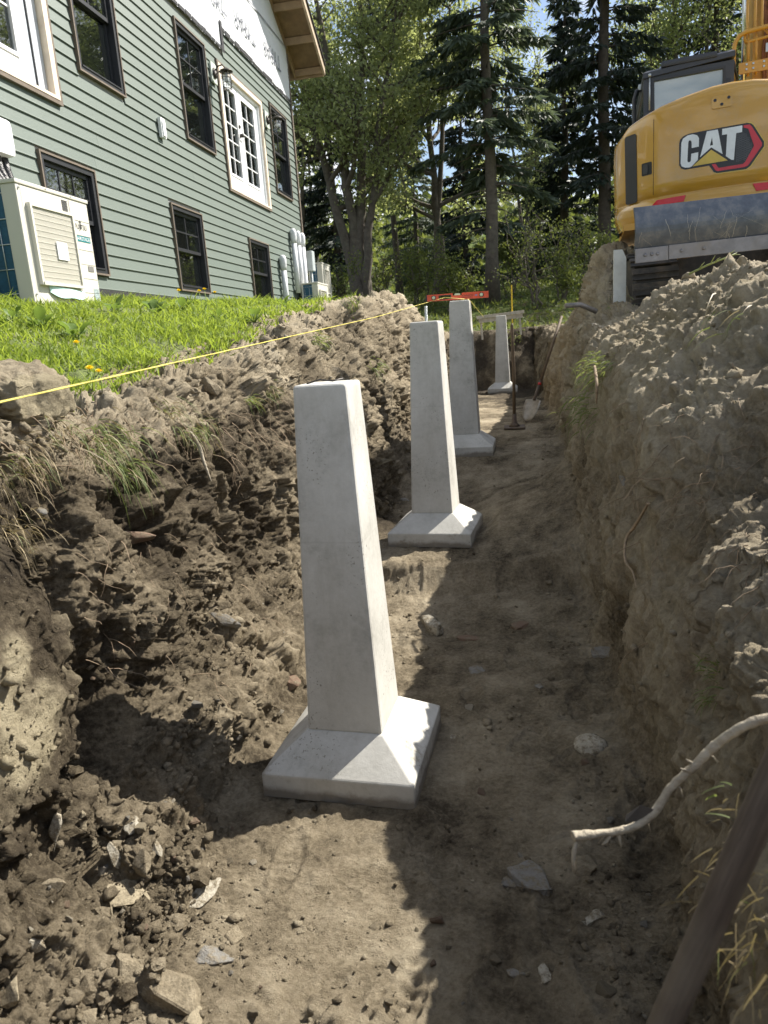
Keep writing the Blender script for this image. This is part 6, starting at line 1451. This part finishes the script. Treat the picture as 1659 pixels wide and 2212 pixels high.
R_ = [(270, 1930, 100, 58, 'slab', 'buff', 'broad buff flat stone on the rubble at lower left', 1, .35, None), (446, 1925, 112, 34, 'slab', 'white', 'long pale flat stone pointing right on the sunlit floor', 2, .22, None),
      (378, 2140, 112, 120, 'block', 'soil', 'largest soil coated boulder at the bottom left', 3, .7, None), (285, 2105, 95, 80, 'block', 'soil', 'soil covered lump against the left of the largest boulder', 4, .7, None),
      (472, 2065, 60, 75, 'block', 'grey', 'knobbly grey stone up and right of the largest boulder', 5, .8, None), (113, 1790, 34, 74, 'slab', 'white', 'upright pale stone in the left rubble, nearest the wall', 6, .5, UPR(25, 8)),
      (185, 1780, 22, 52, 'slab', 'buff', 'narrow upright slab at the edge of the pier shadow', 7, .4, UPR(35, 5)), (245, 1850, 26, 66, 'slab', 'white', 'upright white slab above the buff flat stone', 8, .4, UPR(55, -4)),
      (338, 1828, 26, 36, 'slab', 'white', 'small white triangular stone on the floor near the pier shadow', 9, .5, None), (300, 1862, 52, 44, 'slab', 'soil', 'dull brown flat stone between the white upright and the white triangle', 10, .35, None),
      (86, 2040, 38, 36, 'block', 'white', 'small pale round stone in the left rubble', 11, .8, None), (20, 2120, 62, 60, 'block', 'buff', 'angular stone cut by the left edge of the photo', 12, .7, None),
      (285, 1782, 42, 28, 'slab', 'white', 'pale flake half in the pier shadow', 13, .3, None), (640, 1473, 42, 32, 'slab', 'brown', 'reddish brown flat stone left of the first pier shaft', 14, .45, None),
      (478, 1332, 30, 100, 'slab', 'grey', 'long grey slab leaning out of the left wall', 15, .5, (rad(62), rad(-38), rad(70))), (312, 1162, 72, 40, 'block', 'brown', 'brown stone stuck in the left wall below the hanging grass', 16, .7, (rad(40), 0, rad(30))),
      (925, 1350, 72, 44, 'block', 'white', 'pale angular stone in the sun right of the first pier', 17, .7, None), (1006, 1375, 30, 40, 'slab', 'brown', 'brick shaped stone in the shade right of the pale angular one', 18, .4, None),
      (1035, 1445, 50, 28, 'slab', 'grey', 'flat grey stone in the middle of the shaded floor', 19, .35, None), (1298, 1400, 52, 34, 'block', 'grey', 'grey stone at the foot of the right wall', 20, .7, None),
      (1122, 1346, 48, 22, 'slab', 'brown', 'thin reddish flat stone on the shaded floor under the mound', 21, .3, None), (1273, 1603, 74, 48, 'cobble', 'white', 'round whitish cobble in the shade right of the first pier', 22, .6, None),
      (1142, 1895, 86, 84, 'slab', 'grey', 'large grey flat stone on the shaded floor at lower right', 23, .35, None), (1100, 1908, 34, 32, 'block', 'grey', 'fist sized stone touching the large grey flat stone', 24, .8, None),
      (1278, 1978, 30, 52, 'slab', 'white', 'pale wedge of stone right of the large grey flat stone', 25, .5, None), (1112, 2098, 32, 34, 'slab', 'grey', 'small grey flake on the shaded floor near the bottom', 26, .4, None),
      (1176, 2098, 58, 30, 'slab', 'white', 'pale wedge shaped stone on the shaded floor near the bottom', 27, .4, None), (980, 1588, 28, 14, 'slab', 'white', 'white flake right of the first pier footing', 28, .25, None),
      (462, 832, 44, 44, 'block', 'soil', 'pointed earthy stone on the crest of the left bank', 29, .8, None), (571, 728, 22, 20, 'cobble', 'soil', 'round cobble on the left spoil heap just above the string', 30, .8, None),
      (612, 722, 16, 14, 'block', 'grey', 'grey pebble by the string on the left spoil heap', 31, .8, None), (1445, 902, 26, 24, 'cobble', 'buff', 'round cobble set in the upper right wall', 32, .8, None),
      (1495, 1290, 26, 28, 'cobble', 'buff', 'round cobble set in the lower right wall', 33, .8, None), (1338, 1036, 40, 22, 'block', 'grey', 'smooth grey stone showing in the right wall by the roots', 34, .8, None),
      (95, 1100, 22, 16, 'cobble', 'grey', 'grey pebble under the straw on the left bank', 35, .8, None), (1246, 712, 30, 22, 'block', 'buff', 'blocky stone on the saddle of the right bank below the pipe', 36, .8, None),
      (1285, 700, 26, 18, 'block', 'white', 'paler blocky stone beside the other one on the saddle', 37, .8, None), (872, 1075, 16, 12, 'cobble', 'grey', 'stone at the foot of the left wall behind the second pier', 38, .8, None),
      (185, 2200, 60, 40, 'block', 'soil', 'lump of stone at the bottom edge left of the largest boulder', 39, .7, None), (428, 2200, 60, 36, 'slab', 'buff', 'buff slab at the bottom edge right of the largest boulder', 40, .5, None),
      (108, 1905, 40, 34, 'block', 'soil', 'earthy stone in the left rubble above the small pale round one', 41, .7, None), (505, 2020, 44, 40, 'block', 'soil', 'soil coated stone behind the knobbly grey one', 42, .8, None), (1160, 1480, 22, 14, 'block', 'grey', 'lone small dark stone on the middle of the shaded floor', 43, .7, None)]
for (px, py, w_, h_, kd, cl_, lb, sd_, th_, ti_) in R_: rock(px, py, w_, h_, kd, cl_, lb, sd_, th_, ti_)
# small stones: one of a few shapes, each its own object
rs = random.Random(99); shapes = [rock_mesh(1, .8, .5, 200+k, 'block' if k % 2 else 'slab') for k in range(6)]
cols = ['buff', 'white', 'grey', 'soil', 'soil', 'brown']
for k, me in enumerate(shapes): me.materials.append(ST[cols[k]])
CW = {'buff': 'tan', 'white': 'whitish', 'grey': 'grey', 'soil': 'earth coated', 'brown': 'reddish'}
zones = [((20, 560), (1700, 2190), 50, 'pebbles in the sunlit rubble at lower left', 'pebble lying in the sunlit rubble at lower left'), ((430, 900), (1780, 2200), 14, 'pebbles on the sunlit floor before the first pier', 'pebble on the smooth sunlit floor before the first pier'),
         ((900, 1420), (1480, 2200), 34, 'pebbles on the shaded floor', 'pebble on the shaded trench floor at lower right'), ((180, 640), (1280, 1620), 26, 'pebbles on the slope left of the first pier', 'pebble on the soil slope left of the first pier'),
         ((850, 1240), (1190, 1400), 14, 'pebbles below the second pier', 'pebble on the broken step below the second pier'), ((200, 850), (690, 900), 16, 'pebbles on the left spoil heap', 'pebble on the spoil heap left of the piers')]
for (zx, zy, n, grp, lb) in zones:
    for k in range(n):
        px, py = rs.uniform(*zx), rs.uniform(*zy); p, nn_, dp, i = pick(px, py, 5); q = rs.randrange(6)
        s = min(.028, .006+rs.expovariate(1/.007)); o = bpy.data.objects.new('pebble', shapes[q]); COL.objects.link(o)
        o.location = p+nn_*s*.1; o.scale = (s, s*rs.uniform(.7, 1.2), s*rs.uniform(.7, 1.3)); o.rotation_euler = (rs.uniform(-.6, .6), rs.uniform(-.6, .6), rs.uniform(0, 6.28)); tag(o, CW[cols[q]]+' '+lb, 'pebble', CW[cols[q]]+' '+grp)
# loose crumbs of earth: far too many to count
rng = np.random.default_rng(31); bm = bmesh.new(); bmesh.ops.create_icosphere(bm, subdivisions=1, radius=1); IV = np.array([v.co[:] for v in bm.verts]); IF = np.array([[v.index for v in f.verts] for f in bm.faces]); bm.free()
OV_ = np.array([(1, 0, 0), (-1, 0, 0), (0, 1, 0), (0, -1, 0), (0, 0, 1), (0, 0, -1)], float); OF = np.array([(0, 2, 4), (2, 1, 4), (1, 3, 4), (3, 0, 4), (2, 0, 5), (1, 2, 5), (3, 1, 5), (0, 3, 5)])
wu = np.array([0, 0, .9, .55, .05, .15, .5, 1.6, .85, .55, .55, .35, .1, .2, 1.1, .8])[seg_id]
wv = np.where((YS > .9) & (YS < 9.5), 1.0/np.maximum(YS, 1)**.25, 0); rowlen = np.gradient(YS)/np.maximum(YS, .8)
clump = np.clip(.35+1.6*fbm(TP*np.array([2.3, 2.3, 2.3], np.float32), 3, 301), .06, 1.6)
CV, CF, CD, CS = [], [], [], []; off0 = 0
for (ncr, base_v, base_f, smin, sexp, smax) in ((26000, OV_, OF, .0016, .0019, .0075), (4600, IV, IF, .006, .0052, .034)):
    pu_ = wu*np.gradient(up); pv_ = wv*rowlen; m_ = ncr*3
    ju = rng.choice(NU, m_, p=pu_/pu_.sum()); jv = rng.choice(NY, m_, p=pv_/pv_.sum()); ii = jv*NU+ju
    k_ = rng.random(m_) < clump[ii]/1.2; ju = ju[k_][:ncr]; jv = jv[k_][:ncr]; ii = ii[k_][:ncr]; ncr = len(ii); nv_ = len(base_v)
    var = np.array([base_v*(1+.28*rng.normal(0, 1, (nv_, 1)))*np.array([1, rng.uniform(.7, 1.1), rng.uniform(.5, .9)]) for _ in range(14)])
    sz_ = np.clip(smin+rng.exponential(sexp, ncr), smin, smax)*(.8+.12*YS[jv])
    sz_ = np.where((seg_id[ju] >= 8) & (seg_id[ju] <= 10), sz_*.62, sz_)
    ctr = TP[ii]+np.stack([rng.normal(0, .004, ncr), rng.normal(0, .004, ncr), np.zeros(ncr)], 1)+TN[ii]*sz_[:, None]*.15; ang = rng.uniform(0, 6.283, ncr); ca, sa = np.cos(ang), np.sin(ang)
    LV = var[rng.integers(0, 14, ncr)]; X_ = LV[:, :, 0]*ca[:, None]-LV[:, :, 1]*sa[:, None]; Y_ = LV[:, :, 0]*sa[:, None]+LV[:, :, 1]*ca[:, None]
    V = np.stack([X_, Y_, LV[:, :, 2]], 2)*sz_[:, None, None]+ctr[:, None, :]
    CV.append(V.reshape(-1, 3)); CF.append((np.arange(ncr)[:, None, None]*nv_+base_f[None]).reshape(-1, 3)+off0); off0 += ncr*nv_
    CD.append(np.repeat(np.clip(dry_shade_v[ii]+rng.normal(.05, .12, ncr), 0, 1), nv_)); CS.append(np.repeat(sand_v[ii], nv_))
o = mesh_obj('soil_crumbs', np_mesh('soil_crumbs', np.concatenate(CV), np.concatenate(CF), True, {'dry': np.concatenate(CD), 'sand': np.concatenate(CS)}), SOIL); tag(o, 'loose crumbs of earth scattered over the banks and the trench floor', 'soil crumbs', None, 'stuff')
# loose clods tumbled over the heaps and the rubble
bm = bmesh.new(); bmesh.ops.create_icosphere(bm, subdivisions=2, radius=1); IV2 = np.array([v.co[:] for v in bm.verts], np.float32); IF2 = np.array([[v.index for v in f.verts] for f in bm.faces]); bm.free()
var = np.array([IV2*(1+.34*fbm(IV2*1.3+k*7, 4, k)+.30*facets(IV2+k, .8, k)+.14*fbm(IV2*4+k, 3, k))[:, None]*np.array([1, rng.uniform(.65, 1), rng.uniform(.5, .85)]) for k in range(16)])
wu2 = np.array([0, 0, 1.0, .4, 0, .05, .3, 1.1, .06, .01, .06, .10, 0, .12, 1.6, .7])[seg_id]; pu_ = wu2*np.gradient(up); nv_ = len(IV2); m_ = 4200
pv_ = np.where((YS > .9) & (YS < 9.8), 1, 0)*rowlen
ju = rng.choice(NU, m_, p=pu_/pu_.sum()); jv = rng.choice(NY, m_, p=pv_/pv_.sum()); ii = jv*NU+ju; k_ = rng.random(m_) < clump[ii]/1.1; ii = ii[k_][:900]; ju = ju[k_][:900]; ncr = len(ii)
sz_ = np.clip(.008+rng.exponential(.008, ncr), .008, .045); up_n = TN[ii]
ang = rng.uniform(0, 6.283, ncr); ca, sa = np.cos(ang), np.sin(ang); LV = var[rng.integers(0, 16, ncr)]
V = np.stack([LV[:, :, 0]*ca[:, None]-LV[:, :, 1]*sa[:, None], LV[:, :, 0]*sa[:, None]+LV[:, :, 1]*ca[:, None], LV[:, :, 2]], 2)*sz_[:, None, None]+(TP[ii]-up_n*sz_[:, None]*.05)[:, None, :]
o = mesh_obj('loose_clods', np_mesh('loose_clods', V.reshape(-1, 3), (np.arange(ncr)[:, None, None]*nv_+IF2[None]).reshape(-1, 3), False, {'dry': np.repeat(np.clip(dry_shade_v[ii]+rng.normal(.02, .1, ncr), 0, 1), nv_), 'sand': np.repeat(sand_v[ii], nv_)}), SOIL); tag(o, 'loose lumps of earth tumbled over the spoil heaps and the rubble', 'soil clods', None, 'stuff')
# big sandy clod with a smooth cut face on the near left bank
bm = bmesh.new(); bmesh.ops.create_icosphere(bm, subdivisions=5, radius=1); co = np.array([v.co[:] for v in bm.verts], np.float32)
d_ = 1+.20*fbm(co*1.7, 5, 5)+.25*clods(co*.5, .13, 6, .7)+.25*clods(co*.5, .05, 9, .8)*(co[:, 0] < .45)+.05*facets(co, .35, 7)*(co[:, 1] < .2)+.012*fbm(co*14, 3, 8)
co = co*d_[:, None]*np.array([.165, .17, .115], np.float32); co[:, 0] = np.minimum(co[:, 0], .135+.012*fbm(co*12, 4, 2)); co += (.010*facets(co, .05, 12)+.006*facets(co, .022, 13))[:, None]*np.array([.3, -.3, 1], np.float32)
for v, q in zip(bm.verts, co): v.co = Vector([float(z) for z in q])
me = bpy.data.meshes.new('earth_clod'); bm.to_mesh(me); bm.free(); me.polygons.foreach_set('use_smooth', [True]*len(me.polygons))
for an, val in (('dry', .78), ('sand', 0.0)):
    at_ = me.attributes.new(an, 'FLOAT', 'POINT'); at_.data.foreach_set('value', (val+.1*fbm(co*12, 3, 4)) if an == 'dry' else np.clip(.8*(co[:, 0] > .10)*(co[:, 2] < .08), 0, 1))
p, nn_, dp, i = pick(75, 880, 6); o = mesh_obj('earth_clod', me, SOIL); o.location = (-1.63, 2.16, 1.57); o.rotation_euler = (0, rad(6), rad(-18)); tag(o, 'big clod of earth with a smooth sandy side on the near left bank', 'clod')
